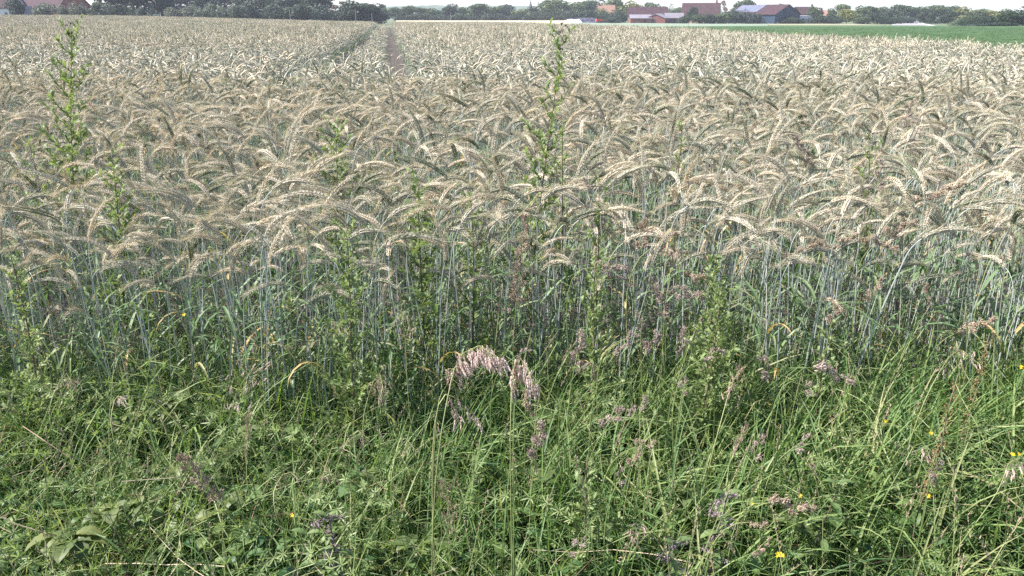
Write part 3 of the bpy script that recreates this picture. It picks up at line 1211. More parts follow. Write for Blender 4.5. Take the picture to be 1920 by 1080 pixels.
weed(1118, 488, 2.66, 6, 'dense feathery green bush weed at the foot of the rye in the middle', 51, .15, 34, .031, True, .2, False, .008, 'bushy weeds along the rye edge')
weed(1352, 535, 2.6, -22, 'broad dense bright green bush weed at the rye edge, right of the middle', 55, .19, 42, .034, True, .15, False, .01, 'bushy weeds along the rye edge')
weed(1340, 480, 2.78, 6, 'feathery green weed rising behind the broad bright bush weed', 59, .12, 28, .036, True, .4, False, .008, 'bushy weeds along the rye edge')
weed(1105, 850, 2.02, 4, 'low blue green feathery weed in the grass below the bramble leaves', 63, .12, 14, .036, True, .2, False, .006, 'bushy weeds along the rye edge')
weed(20, 470, 2.72, 10, 'leafy green bush weed at the rye foot in the left corner', 67, .12, 26, .034, True, .15, False, .008, 'bushy weeds along the rye edge')
weed(1560, 590, 2.62, 3, 'thin feathery green bush weed at the rye foot, right part', 71, .08, 18, .032, True, .2, False, .008, 'bushy weeds along the rye edge')


def bez(P, n):
    out = []
    for i in range(n + 1):
        t = i / n
        out.append(P[0] * (1 - t) ** 3 + P[1] * 3 * t * (1 - t) ** 2 + P[2] * 3 * t * t * (1 - t) + P[3] * t ** 3)
    return out


def culm(root, tip, d, r0, r1, mb_, tint):
    """stem from the ground to the start of a seed head, leaving in direction d"""
    H = (tip - root).length
    Q = bez([root, root + Vector((0, 0, H * .5)), tip - d.normalized() * H * .25, tip], 9)
    mb_.tube(Q, [r0 + (r1 - r0) * i / 9 for i in range(10)], 4, 0, tint, False)
    return Q


def zfor(v):
    return 0.78 - 0.40 * min(max((v - 560) / 500, 0), 1)


def yfor(u, v, z=None):
    a, f, zz = ray(u, v)
    z = zfor(v) if z is None else z
    return (EYE - z) * f / -zz


def cluster_mesh(seed, mat):
    r = random.Random(seed)
    m = MB()
    for k in range(60):
        d = Vector((r.gauss(0, .5), r.gauss(0, .5), 1)).normalized()
        c = Vector((r.gauss(0, .0036), r.gauss(0, .0036), r.uniform(-.003, .017)))
        m.grain(c, d, r.uniform(.006, .011), .0014, 0, r.uniform(.1, 1))
    return m.mesh('spikelet_cluster', [mat])


CL = {k: [cluster_mesh(200 + i, M[k]) for i in range(4)] for k in ('purple', 'tan')}
PANG = 'cocksfoot heads over the verge'


def cocksfoot(u, v, px, tilt, label, mat='purple', Y=None, seed=0, nc=None, up_lean=0.0):
    r = random.Random(seed + int(u * 7 + v))
    Y = yfor(u, v) if Y is None else Y
    c = at(u, v, Y)
    L = px / FPX * c.length * 0.98
    t = R(tilt)
    d = Vector((math.sin(t), r.uniform(-.15, .15), math.cos(t))).normalized()
    start, tip = c - d * L / 2, c + d * L / 2
    bx = start.x - math.sin(t) * r.uniform(.03, .12)
    by = min(Y + r.uniform(-.06, .06), 2.9) if Y < 3 else Y
    b = Vector((bx, by, float(gz(bx, by))))
    e = empty('cocksfoot', b, 0, label, 'grass head', PANG)
    sm = MB()
    culm(Vector((0, 0, 0)), start - b, d, .0019, .0011, sm, r.uniform(.2, .7))
    sm.tube([start - b, tip - b], [.001, .0005], 3, 0, .6, False)
    obj('stem', sm.mesh('cocksfoot_stem', [M['gstem']], True), e)
    n = nc or max(3, int(L / .015) + 1)
    S_ = d.orthogonal().normalized()
    for k in range(n):
        w = k / max(1, n - 1)
        a = r.uniform(0, 6.28)
        o = (S_ * math.cos(a) + d.cross(S_) * math.sin(a))
        p = start.lerp(tip, min(.93, w + r.uniform(-.03, .03))) + o * (.004 + .008 * (1 - w) * r.random()) - b
        co = obj('spikelet_cluster', CL[mat][r.randrange(4)], e)
        dd = d + o * (.8 - .5 * w)
        q = dd.to_track_quat('Z', 'Y').to_matrix().to_4x4()
        s = r.uniform(.95, 1.35) * (1.15 - .3 * w) * min(1.0, max(.6, L / .09))
        co.matrix_local = Matrix.Translation(p) @ q @ Matrix.Rotation(r.uniform(0, 6.28), 4, 'Z') @ Matrix.Scale(s, 4)
    lm = MB()
    blade(lm, r, (0, 0, .05), r.uniform(0, 6.28), r.uniform(.2, .32), .006, R(12), R(95), 5, 0, r.uniform(.3, .7))
    obj('leaf', lm.mesh('cocksfoot_leaf', [M['grass']]), e)
    return e


heads = [
    (977, 485, 170, 6, 'long upright brown grey cocksfoot head in front of the ears in the middle', 'tan', 2.55),
    (1085, 655, 62, 12, 'pale pinkish cocksfoot head just right of the drooping pink plumes', 'purple', None),
    (1090, 690, 25, 40, 'tiny pale cocksfoot tuft below the pinkish head beside the plumes', 'purple', None),
    (1165, 652, 42, 38, 'lilac cocksfoot head tilted right under the bushy weed in the middle', 'purple', None),
    (1220, 644, 46, 25, 'lilac cocksfoot head with fanned tip, second right of the middle bush weed', 'purple', None),
    (1187, 633, 18, 80, 'small round lilac head between two larger tilted lilac heads', 'purple', None),
    (1200, 603, 36, -25, 'small purple grey head hanging near the rye stems right of middle', 'purple', 2.6),
    (1240, 570, 70, -12, 'long purple grey head before the rye stems left of the bright bush weed', 'purple', 2.62),
    (1280, 642, 48, 10, 'pale lilac head close left of the broad bright bush weed', 'purple', None),
    (1335, 664, 38, 65, 'small lilac head lying against the broad bright bush weed', 'purple', None),
    (1282, 722, 34, 5, 'small pale head under the pale lilac one beside the bright bush weed', 'purple', None),
    (1148, 787, 52, 32, 'dark lilac head leaning right above the bramble leaves in the middle', 'purple', None),
    (1197, 765, 50, 28, 'slender lilac pair head leaning right beside the dark lilac one', 'purple', None),
    (1010, 830, 82, 8, 'grey lobed cocksfoot head standing below the drooping plumes', 'purple', None),
    (1190, 860, 46, 8, 'grey brown head forming the lower part of a crook, right of the bramble leaves', 'tan', None),
    (1208, 834, 36, 72, 'grey brown head bent to the right atop the crook shaped stem', 'tan', None),
    (1164, 895, 32, 25, 'small lilac head in the grass below the crook shaped heads', 'purple', None),
    (1080, 1022, 48, 52, 'lilac head pointing right low in the grass near the bottom middle', 'purple', None),
    (1482, 950, 92, 99, 'long grey head lying level in the grass above the yellow flower at the bottom', 'tan', None),
    (1418, 980, 30, 95, 'short grey head level beside the long level grey head', 'tan', None),
    (1426, 1025, 44, 40, 'blunt dark grey head next to the yellow flower at the bottom', 'tan', None),
    (1560, 702, 72, 108, 'dark purple head lying to the right over the grass at the right', 'purple', None),
    (1438, 690, 46, -30, 'purple head leaning left in the grass before the right stems', 'purple', None),
    (1515, 732, 34, 130, 'small purple head drooping right under the dark purple lying one', 'purple', None),
    (1420, 840, 44, 12, 'upright lilac head beside the tan feathery head at the right', 'purple', None),
    (1502, 830, 34, 55, 'small fanned lilac head in open grass at the right', 'purple', None),
    (992, 748, 72, 176, 'grey head hanging straight down under the right pink plume', 'tan', 2.25),
    (946, 580, 26, -40, 'tiny purple head against stems left of the long upright head', 'purple', 2.6),
    (980, 662, 30, 60, 'tiny purple head just above the right pink plume', 'purple', 2.3),
    (1755, 885, 44, 175, 'dark pink grey head hanging in the grass at the right', 'purple', None),
    (372, 900, 120, -28, 'long dark brown head leaning left over the grass at the left', 'tan', None),
    (1640, 545, 40, 10, 'tan head standing among the rye stems on the right', 'tan', 2.7),
    (1562, 590, 36, 6, 'pale tan head upright before the blue grey stems on the right', 'tan', 2.6),
    (1742, 545, 30, -30, 'small tan head among rye stems toward the right side', 'tan', 2.7),
    (1500, 470, 60, 60, 'pinkish head lying over front ears right of the feathery weed', 'tan', 2.9),
    (1290, 550, 66, 100, 'pinkish brown head lying level over the bright bush weed', 'purple', 2.75),
    (1310, 520, 50, 115, 'brown head drooping right above the bright bush weed', 'tan', 2.8),
    (1150, 505, 60, 98, 'pinkish grey head level above the middle bush weed', 'purple', 2.75),
    (1172, 530, 34, 110, 'small pinkish head under the level one at the middle bush weed', 'purple', 2.75),
    (1246, 450, 44, 60, 'dark brown head bent over front ears right of the middle', 'tan', 2.9),
    (1205, 440, 60, 4, 'slim upright brown head among the ears right of the middle', 'tan', 3.0),
    (1570, 455, 60, 62, 'pinkish head slanting up through the front ears at the right', 'tan', 2.95),
    (1650, 455, 66, 108, 'brown head lying level across the front ears at the right', 'tan', 2.95),
    (1760, 360, 90, 70, 'long brown head slanting over the ears near the right side', 'tan', 3.2),
    (1690, 430, 50, 65, 'short pinkish head slanting over ears under the long slanting one', 'tan', 3.0),
    (1830, 612, 56, 68, 'tan head slanting right before the stems at the right side', 'tan', 2.7),
    (1508, 285, 66, -40, 'nearly black head leaning left in the rye under the blue barn', 'purple', 3.6),
    (1648, 330, 50, 4, 'dark brown head upright in the rye beside the slim budded weed', 'purple', 3.4),
    (1705, 215, 40, 0, 'dark thin head far in the rye below the round shrubs', 'purple', 4.5),
]
for i, h in enumerate(heads):
    cocksfoot(h[0], h[1], h[2], h[3], h[4], h[5], h[6], i)


def spikelet_mesh(seed, mat, L=.021, w=.0032):
    r = random.Random(seed)
    m = MB()
    for k in range(7):
        t = k / 7
        sd_ = 1 if k % 2 else -1
        c = Vector((sd_ * w * .45 * (1 - t), 0, -L * .85 * t))
        m.grain(c, Vector((sd_ * .16, r.uniform(-.1, .1), -1)), L * .42, w * .55 * (1 - .4 * t), 0, r.uniform(.2, 1), .8)
        m.spike(c + Vector((0, 0, -L * .3)), Vector((sd_ * .3, r.uniform(-.2, .2), -1)), L * .35, .0003, 0, .8)
    return m


SPK = {k: [spikelet_mesh(300 + i, k) for i in range(4)] for k in ('pink', 'tan', 'rust')}
SPK_ME = {k: [m.mesh('spikelet', [M[k]]) for m in v] for k, v in SPK.items()}


def plume(path, Y, n, size, mat, label, root_du=0, hang=1.0, spread=.03, parts=False, seed=0, group='loose grass plumes over the verge', erect=0.0, name='brome', bias=.9):
    """loose panicle: axis through the pixels of path (start to tip), spikelets on thin branches"""
    r = random.Random(seed + 77)
    A = [at(u, v, Y + .05 * math.sin(i)) for i, (u, v) in enumerate(path)]
    b = base_of(path[0][0], min(Y, 2.85) if Y < 3 else Y, root_du)
    e = empty(name, b, 0, label, 'grass plume', group)
    A = [p - b for p in A]
    sm = MB()
    culm(Vector((0, 0, 0)), A[0], A[1] - A[0], .0022, .0013, sm, r.uniform(.3, .8))
    sm.tube(A, [.0013 - .0009 * i / (len(A) - 1) for i in range(len(A))], 3, 0, .9, False)
    pan = MB()
    for k in range(n):
        q = r.random() ** bias * (len(A) - 1)
        i = min(int(q), len(A) - 2)
        c = A[i].lerp(A[i + 1], q - i)
        T = (A[i + 1] - A[i]).normalized()
        o = Vector((r.gauss(0, 1), r.gauss(0, .8), r.gauss(0, .5))).normalized()
        end = c + o * spread * r.uniform(.2, 1) + Vector((0, 0, -hang)) * spread * r.uniform(.1, .9) + T * spread * r.uniform(0, .6)
        sm.tube([c, end], .0004, 3, 0, .9, False)
        d = Vector((r.uniform(-.35, .35), r.uniform(-.3, .3), -hang + erect)) + T * .55 + o * .15
        MM = Matrix.Translation(end) @ (-d).to_track_quat('Z', 'Y').to_matrix().to_4x4() @ Matrix.Rotation(r.uniform(0, 6.28), 4, 'Z') @ Matrix.Scale(size * r.uniform(.8, 1.2), 4)
        if parts:
            so = obj('spikelet', SPK_ME[mat][k % 4], e)
            so.matrix_local = MM
        else:
            pan.merge(SPK[mat][k % 4], MM, None, r.uniform(-.2, .2))
    obj('stem', sm.mesh('plume_stem', [M['gstem']], True), e)
    if not parts:
        po = obj('panicle', pan.mesh('panicle', [M[mat]]), e)
        po['kind'] = 'stuff'
    lm = MB()
    blade(lm, r, (0, 0, .06), r.uniform(0, 6.28), r.uniform(.25, .4), .007, R(10), R(90), 6, 0, r.uniform(.3, .7))
    obj('leaf', lm.mesh('plume_leaf', [M['grass']]), e)
    return e


plume([(846, 715), (852, 690), (868, 662), (898, 648), (930, 668)], 1.75, 105, 1.3, 'pink', 'large drooping pink grass plume arching to the right in the middle of the verge', -60, 1.0, .024, True, 1, bias=.6)
plume([(838, 738), (846, 758), (856, 772), (864, 786)], 1.8, 12, 1.15, 'pink', 'short pink strand hanging below the left foot of the large arching plume', -50, .9, .012, True, 2)
plume([(852, 745), (872, 764), (888, 778), (902, 794)], 1.79, 13, 1.15, 'pink', 'pink strand slanting down right below the large arching plume', -56, .7, .010, True, 27)
plume([(966, 730), (968, 695), (976, 672), (990, 690), (1000, 725)], 1.75, 48, 1.25, 'pink', 'narrow pale pink plume drooping on a tall bright stem right of the large plume', 0, 1.1, .014, True, 3)
plume([(962, 700), (964, 685), (963, 700), (961, 740)], 1.76, 18, 1.3, 'pink', 'short pale strand of pink plume hanging left of the narrow plume', 0, 1.1, .008, True, 4)
plume([(430, 790), (440, 745), (462, 705), (482, 688)], 2.0, 34, .9, 'pink', 'reddish spreading grass plume at the left before the rye stems', -10, .3, .055, True, 5, erect=.6)
plume([(762, 690), (760, 640), (756, 600), (752, 580)], 2.35, 40, .8, 'pink', 'reddish upright grass plume against the rye stems left of the large pink plume', 4, .2, .05, False, 6, erect=.9)
plume([(690, 745), (700, 715), (712, 700), (718, 728)], 2.1, 34, .85, 'tan', 'pale tan plume fanning out before the rye stems left of the middle', -10, .9, .03, False, 7)
plume([(210, 770), (215, 750), (222, 742), (232, 750)], 2.1, 14, .8, 'pink', 'tiny pink plume in the weeds at the left', -4, .6, .012, False, 8)
plume([(100, 740), (112, 715), (125, 700), (135, 720)], 2.2, 26, .8, 'tan', 'brown loose plume in the grass near the left side', -4, .8, .04, False, 9)
plume([(842, 1030), (842, 985), (838, 940), (836, 905)], 1.75, 60, .75, 'tan', 'pinkish brown upright plume low in the grass, bottom middle', 4, .1, .03, False, 10, erect=.9)
plume([(1170, 1050), (1180, 1020), (1190, 1000), (1200, 985)], 1.7, 34, .95, 'tan', 'golden tan plume low in the grass, bottom right of the middle', -8, .5, .022, False, 11)
plume([(1372, 860), (1382, 838), (1394, 815), (1402, 802)], 1.95, 26, 1.0, 'tan', 'feathery tan head leaning right in the grass, right of the middle', -20, -.6, .008, False, 12, erect=.8)
plume([(462, 870), (464, 830), (466, 800), (466, 770)], 1.9, 30, .75, 'tan', 'straight narrow tan head in the grass at the left', 0, -.6, .006, False, 13, erect=.8)
plume([(560, 880), (575, 862), (600, 868), (625, 890)], 1.9, 16, .85, 'tan', 'grey brown drooping brome in the grass left of the middle', -20, 1, .03, False, 14)
plume([(640, 850), (655, 818), (672, 808), (690, 822)], 1.95, 16, .8, 'tan', 'small grey brown brome below the pale tan plume', -10, 1, .025, False, 15)
plume([(520, 905), (530, 890), (545, 885), (560, 900)], 1.85, 14, .85, 'tan', 'small grey brome low in the grass beside the yellow flower at the left', -10, 1, .025, False, 16)
plume([(1360, 760), (1368, 730), (1380, 705), (1388, 690)], 2.1, 28, 1.0, 'tan', 'brown tassel leaning right under the bright bush weed', -14, .2, .012, False, 17, erect=.5)
plume([(1880, 900), (1890, 870), (1905, 860), (1918, 880)], 1.9, 24, .9, 'pink', 'loose pink brown brome at the right edge of the verge', -10, .9, .035, False, 18)
plume([(1760, 700), (1778, 670), (1800, 655), (1822, 670)], 2.2, 24, .85, 'pink', 'loose pinkish brome before the stems at the right side', -10, .9, .035, False, 19)
plume([(1700, 860), (1712, 838), (1730, 830), (1745, 845)], 1.95, 14, .85, 'pink', 'small pinkish brome in the grass beside the yellow flower at the right', -10, .9, .028, False, 20)
plume([(1255, 520), (1262, 480), (1262, 455), (1270, 470)], 2.85, 30, 1.2, 'tan', 'pale withered husk hanging over the front ears right of the middle', 0, 1, .02, False, 21)
plume([(960, 420), (1000, 375), (1040, 352), (1085, 345)], 3.0, 34, 1.2, 'tan', 'brown plume swept right over front ears under the tallest weed', -20, .2, .03, False, 22)
plume([(650, 470), (655, 440), (650, 425), (640, 430)], 2.9, 16, 1.1, 'tan', 'brown drooping tuft among the front ears at the feathery bush weed', 0, .8, .03, False, 23)
plume([(600, 640), (606, 610), (625, 602), (648, 612)], 2.45, 18, .9, 'tan', 'tan drooping brome against the rye stems beside the feathery bush weed', -10, .9, .03, False, 24)
plume([(1860, 480), (1880, 440), (1895, 425), (1912, 440)], 2.9, 24, 1.1, 'tan', 'brown drooping brome over the front ears at the right side', -10, .9, .035, False, 25)
plume([(740, 860), (748, 830), (760, 822), (775, 838)], 1.92, 12, .8, 'tan', 'sparse grey brome in the grass below the large pink plume', -10, 1, .025, False, 26)


def whorl_stalk(u, vtop, vbase, Y, label, mat, n=60, seed=0):
    """dock: stiff stem with dense whorls of seeds"""
    r = random.Random(seed)
    top = at(u, vtop, Y)
    b = base_of(u, Y, -6)
    e = empty('dock', b, 0, label, 'dock', None)
    t = top - b
    P = [t * (i / 6) + Vector((.008 * math.sin(i * 2), 0, 0)) for i in range(7)]
    sm = MB()
    sm.tube(P, [.003 - .0003 * i for i in range(7)], 5, 0, .3)
    obj('stem', sm.mesh('dock_stem', [M['weedstem']], True), e)
    for k in range(11):
        q = .45 + .54 * k / 11
        c = t * q
        m = MB()
        for j in range(int(26 * (1.2 - q * .6))):
            a = r.uniform(0, 6.28)
            rr_ = r.uniform(.003, .016) * (1.25 - q * .6)
            p = Vector((math.cos(a) * rr_, math.sin(a) * rr_, r.uniform(-.012, .012)))
            m.grain(p, Vector((math.cos(a), math.sin(a), r.uniform(-.6, .2))), .007, .0026, 0, r.uniform(0, 1))
        wo = obj('seed_whorl', m.mesh('seed_whorl', [M[mat]]), e)
        wo.location = c
    for k in range(4):
        m = MB()
        ovate(m, r, (0, 0, 0), r.uniform(0, 6.28), r.uniform(.08, .13), .028, (R(30), R(120)), 0, r.uniform(.3, .8))
        lo = obj('leaf', m.mesh('dock_leaf', [M['herb']]), e)
        lo.location = t * (.1 + .09 * k)


whorl_stalk(1800, 700, 900, 2.05, 'yellow green dock with dense seed whorls in the grass at the right', 'rust', seed=3)
whorl_stalk(1858, 625, 800, 2.45, 'rust brown dock stem before the rye stems at the right side', 'rust', seed=5)


def serrated_leaf(seed, L=1.0, W=.62):
    """broad toothed leaf of unit length along +X with a folded midrib"""
    r = random.Random(seed)
    m = MB()
    n = 10
    mid, le, ri = [], [], []
    for i in range(n + 1):
        t = i / n
        w = W * .5 * (math.sin(math.pi * min(1, t * .93 + .07)) ** .75) * (1 if i % 2 == 0 else .86)
        if i == n:
            w = .005
        z = .10 * math.sin(t * 3) - .16 * t * t
        mid.append(Vector((t, 0, z)))
        le.append(Vector((t - .02, w, z + w * .28 + r.uniform(-.01, .01))))
        ri.append(Vector((t - .02, -w, z + w * .28 + r.uniform(-.01, .01))))
    for i in range(n):
        m.add([mid[i], mid[i + 1], le[i + 1], le[i]], [(0, 1, 2, 3)], 0, .55 + r.uniform(-.1, .1))
        m.add([mid[i], ri[i], ri[i + 1], mid[i + 1]], [(0, 1, 2, 3)], 0, .55 + r.uniform(-.1, .1))
    return m


BR_ME = [serrated_leaf(i, 1, r_).mesh('bramble_leaf', [M['bramble']]) for i, r_ in enumerate((.72, .8, .66))]
NT_ME = [serrated_leaf(20 + i, 1, r_).mesh('nettle_leaf', [M['nettle']]) for i, r_ in enumerate((.42, .48, .38))]


def bramble(u, v, n, label, seed, size=.065, z=None):
    r = random.Random(seed)
    Y = yfor(u, v, z if z is not None else .27)
    c = at(u, v, Y)
    b = Vector((c.x, Y + .05, float(gz(c.x, Y))))
    e = empty('bramble', b, 0, label, 'bramble', 'bramble leaves low in the grass')
    sm = MB()
    hz = c.z - b.z
    size *= 1.05
    for k in range(n):
        a = r.uniform(0, 6.28)
        p = Vector((math.cos(a) * .055 * (k > 0) * r.uniform(.6, 1.5), math.sin(a) * .06 * (k > 0), hz + r.uniform(-.03, .05)))
        sm.tube([Vector((0, 0, 0)), Vector((p.x * .3, p.y * .3, p.z * .7)), p], [.0018, .0015, .001], 4, 0, .5, False)
        a0 = r.uniform(0, 6.28)
        for j, da in enumerate((0, 1.25, -1.25)):
            lo = obj('leaf', BR_ME[(k + j) % 3], e)
            s = size * r.uniform(.8, 1.15) * (1 if j == 0 else .8)
            d = Vector((math.cos(a0 + da), math.sin(a0 + da) - .25, r.uniform(-.35, .15)))
            lo.matrix_local = Matrix.Translation(p) @ frame(d, r.uniform(-.3, .3)) @ Matrix.Scale(s, 4)
    obj('stem', sm.mesh('bramble_stem', [M['weedstem']], True), e)


for i, (u, v, n, lab, sz) in enumerate([
        (95, 1045, 4, 'bramble with a large toothed leaf in the bottom left corner', .085),
        (205, 985, 3, 'bramble leaves in shade just above the bottom left corner', .07),
        (245, 805, 4, 'yellow green bramble leaves under the left stems', .07),
        (320, 770, 3, 'pale bramble leaves beside the yellow green ones at the left', .065),
        (440, 845, 3, 'grey green bramble leaves below the reddish plume at the left', .06),
        (320, 905, 2, 'small bramble leaf cluster behind the long dark brown head', .06),
        (385, 985, 2, 'dull yellow bramble leaves below the long dark brown head', .065),
        (1050, 815, 4, 'yellow bramble leaves under the middle rye stems, left of two groups', .065),
        (1115, 820, 4, 'yellow bramble leaves under the middle rye stems, right of two groups', .065),
        (930, 890, 3, 'bramble leaves in the grass below the large pink plume', .06),
        (1285, 962, 2, 'round pale bramble leaf in the grass beside the nettle with purple flowers', .075),
        (1020, 930, 2, 'shaded bramble leaves below the grey lobed head', .06),
        (785, 1040, 3, 'bramble leaves at the bottom beside the pinkish brown upright plume', .06),
        (1510, 1010, 2, 'pale bramble leaf in grass right of the yellow flower at the bottom', .06),
        (1220, 905, 2, 'bramble leaf under the crook shaped heads', .06),
        (690, 905, 2, 'bramble leaf in the grass left of the middle', .055)]):
    bramble(u, v, n, lab, 400 + i, sz)


def nettle(u, vtop, label, seed, H=None, flowers=True, lsz=.062):
    r = random.Random(seed)
    Y = yfor(u, vtop, H or .5)
    top = at(u, vtop, Y)
    b = base_of(u, Y, 0)
    e = empty('nettle', b, 0, label, 'nettle', 'nettles low in the verge')
    t = top - b
    sm = MB()
    P = [t * (i / 5) + Vector((.006 * math.sin(i * 1.7), 0, 0)) for i in range(6)]
    sm.tube(P, [.003, .0028, .0025, .0022, .0018, .0012], 5, 0, .15)
    obj('stem', sm.mesh('nettle_stem', [M['weedstem']], True), e)
    n = 7
    for k in range(n):
        q = .2 + .79 * k / (n - 1)
        c = t * q
        a = k * 1.57 + r.uniform(-.2, .2)
        for s in (0, math.pi):
            d = Vector((math.cos(a + s), math.sin(a + s), .05 + .5 * (q > .9)))
            lo = obj('leaf', NT_ME[k % 3], e)
            sz = lsz * (1.15 - .45 * q) * r.uniform(.9, 1.15)
            lo.matrix_local = Matrix.Translation(c) @ frame(d + Vector((0, 0, -.2)), 0) @ Matrix.Scale(sz, 4)
            if flowers and q > .45:
                m = MB()
                for j in range(44):
                    w = r.random()
                    p = (Vector((math.cos(a + s + .6), math.sin(a + s + .6), -.35)) * .045 * w) + Vector((r.gauss(0, .005), r.gauss(0, .005), r.gauss(0, .007)))
                    m.grain(p, Vector((r.gauss(0, 1), r.gauss(0, 1), -.6)), .009, .0022, 0, r.random())
                fo = obj('flower_cluster', m.mesh('flower_cluster', [M['nflower']]), e)
                fo.location = c


nettle(1362, 925, 'nettle with dense dull purple flower clusters near the bottom, right of the middle', 1, .46)
nettle(1572, 905, 'dark stemmed nettle with drooping leaves in the grass at the lower right', 2, .45, False, .07)
nettle(612, 965, 'nettle with purple flowers at the bottom, left of the middle', 3, .42)
nettle(1268, 1015, 'low nettle with purple flowers at the bottom edge beside the pale bramble leaf', 4, .40)
nettle(575, 1000, 'small leafy nettle without flowers beside the purple flowered one at the left', 5, .36, False)


def petal_mesh():
    m = MB()
    m.add([(0, 0, 0), (.006, -.004, .002), (.012, -.0045, .003), (.0145, 0, .0025), (.012, .0045, .003), (.006, .004, .002)], [(0, 1, 2, 3), (0, 3, 4, 5)], 0, .6)
    return m.mesh('petal', [M['yellow']])


PETAL = petal_mesh()


def yellow_flower(u, v, label, seed, n=1, s=1.0):
    r = random.Random(seed)
    Y = yfor(u, v, zfor(v) * .85)
    c = at(u, v, Y)
    bx = c.x + r.uniform(-.03, .03)
    b = Vector((bx, Y, float(gz(bx, Y))))
    e = empty('yellow_flower', b, 0, label, 'flower', 'yellow flowers in the verge')
    sm = MB()
    for k in range(n):
        p = c - b + Vector((r.uniform(-.016, .016), r.uniform(-.01, .01), r.uniform(-.012, .012))) * (k > 0)
        sm.tube([Vector((0, 0, 0)), Vector((p.x * .7, p.y * .6, p.z * .6)), p], [.0014, .0011, .0009], 4, 0, .6, False)
        for j in range(5):
            po = obj('petal', PETAL, e)
            po.matrix_local = Matrix.Translation(p) @ Euler((r.uniform(-.2, .2) + .7, r.uniform(-.3, .3), 0)).to_matrix().to_4x4() @ Matrix.Rotation(j * 1.2566 + .3, 4, 'Z') @ Matrix.Scale(s * .52, 4)
    obj('stem', sm.mesh('flower_stem', [M['gstem']], True), e)


for i, (u, v, n, s, lab) in enumerate([
        (1660, 790, 1, .8, 'single yellow flower in the grass under the yellow green dock'),
        (1900, 852, 3, .75, 'clump of yellow flowers at the right edge of the verge'),
        (1740, 930, 1, .9, 'yellow flower below the hanging dark pink grey head'),
        (1500, 930, 1, .9, 'yellow flower just above the long level grey head'),
        (1458, 1040, 2, 1.1, 'large yellow flower beside the blunt dark grey head at the bottom'),
        (548, 966, 1, .8, 'tiny yellow flower in the grass at the left'),
        (1914, 688, 2, 1.0, 'yellow flower high at the right edge before the rye stems'),
        (345, 590, 1, .9, 'yellow speck of a flower between the rye stems at the left'),
        (1410, 945, 1, .6, 'very small yellow flower left of the long level grey head'),
        (1745, 812, 1, .8, 'pale yellow flower beside the dock stem')]):
    yellow_flower(u, v, lab, 500 + i, n, s)

# ------------------------------------------------------------------ far side: farms, trees, hills, posts
M['brick'] = solid_mat('brick_wall', (0.22, 0.085, 0.065), (0.30, 0.125, 0.10), 1.5, 0.9, spec=0.08)
M['brick_dark'] = solid_mat('dark_brick_wall', (0.16, 0.07, 0.065), (0.23, 0.10, 0.09), 1.5, 0.9, spec=0.08)
M['brick_pale'] = solid_mat('pale_brick_wall', (0.42, 0.29, 0.25), (0.50, 0.36, 0.31), 1.5, 0.9, spec=0.08)
M['roof_maroon'] = solid_mat('maroon_tiles', (0.040, 0.022, 0.028), (0.065, 0.036, 0.043), 0.8, 0.75, spec=0.08)
M['roof_red'] = solid_mat('red_tiles', (0.045, 0.026, 0.028), (0.066, 0.039, 0.041), 0.8, 0.8, spec=0.08)
M['roof_pale'] = solid_mat('grey_fibre_roof', (0.16, 0.14, 0.165), (0.22, 0.20, 0.225), 0.5, 0.5)
M['roof_orange'] = solid_mat('orange_tiles', (0.21, 0.12, 0.095), (0.27, 0.16, 0.125), 0.8, 0.8, spec=0.08)
M['white_wall'] = solid_mat('white_painted_wall', (0.55, 0.55, 0.60), (0.62, 0.62, 0.67), 0.4, 0.7)
M['blue_clad'] = solid_mat('blue_sheet_cladding', (0.026, 0.045, 0.075), (0.033, 0.055, 0.088), 0.3, 0.5, spec=0.08)
M['solar'] = solid_mat('solar_glass', (0.12, 0.12, 0.165), (0.145, 0.145, 0.19), 0.4, 0.10, spec=1.0)
M['dark_timber'] = solid_mat('dark_timber', (0.045, 0.037, 0.045), (0.075, 0.06, 0.07), 2.0, 0.85)
M['glass'] = solid_mat('window_glass', (0.02, 0.025, 0.03), (0.03, 0.035, 0.04), 1.0, 0.1, spec=0.8)
M['plastic_white'] = solid_mat('white_silage_sheet', (0.62, 0.58, 0.62), (0.80, 0.77, 0.80), 0.8, 0.5)
M['plastic_dark'] = solid_mat('dark_silage_sheet', (0.03, 0.03, 0.045), (0.10, 0.10, 0.14), 0.9, 0.5)
M['red_paint'] = solid_mat('red_paint', (0.50, 0.06, 0.05), (0.58, 0.09, 0.07), 1.0, 0.5)
M['rubber'] = solid_mat('rubber', (0.02, 0.02, 0.02), (0.03, 0.03, 0.03), 3.0, 0.8)
M['metal'] = solid_mat('galvanised_metal', (0.45, 0.45, 0.47), (0.55, 0.55, 0.57), 2.0, 0.5)
M['pale_gravel'] = solid_mat('pale_gravel', (0.50, 0.47, 0.44), (0.62, 0.58, 0.55), 0.6, 0.9)
M['bark'] = solid_mat('bark', (0.06, 0.045, 0.035), (0.13, 0.10, 0.08), 3.0, 0.9)
M['hill'] = solid_mat('wooded_hill', (0.030, 0.055, 0.028), (0.075, 0.105, 0.05), 0.02, 0.9)


def crown_mat(name, a, b, c):
    return plant_mat(name, [(0.0, a), (0.5, b), (1.0, c)], 0.35, 0.22, 0.6, 0.0)


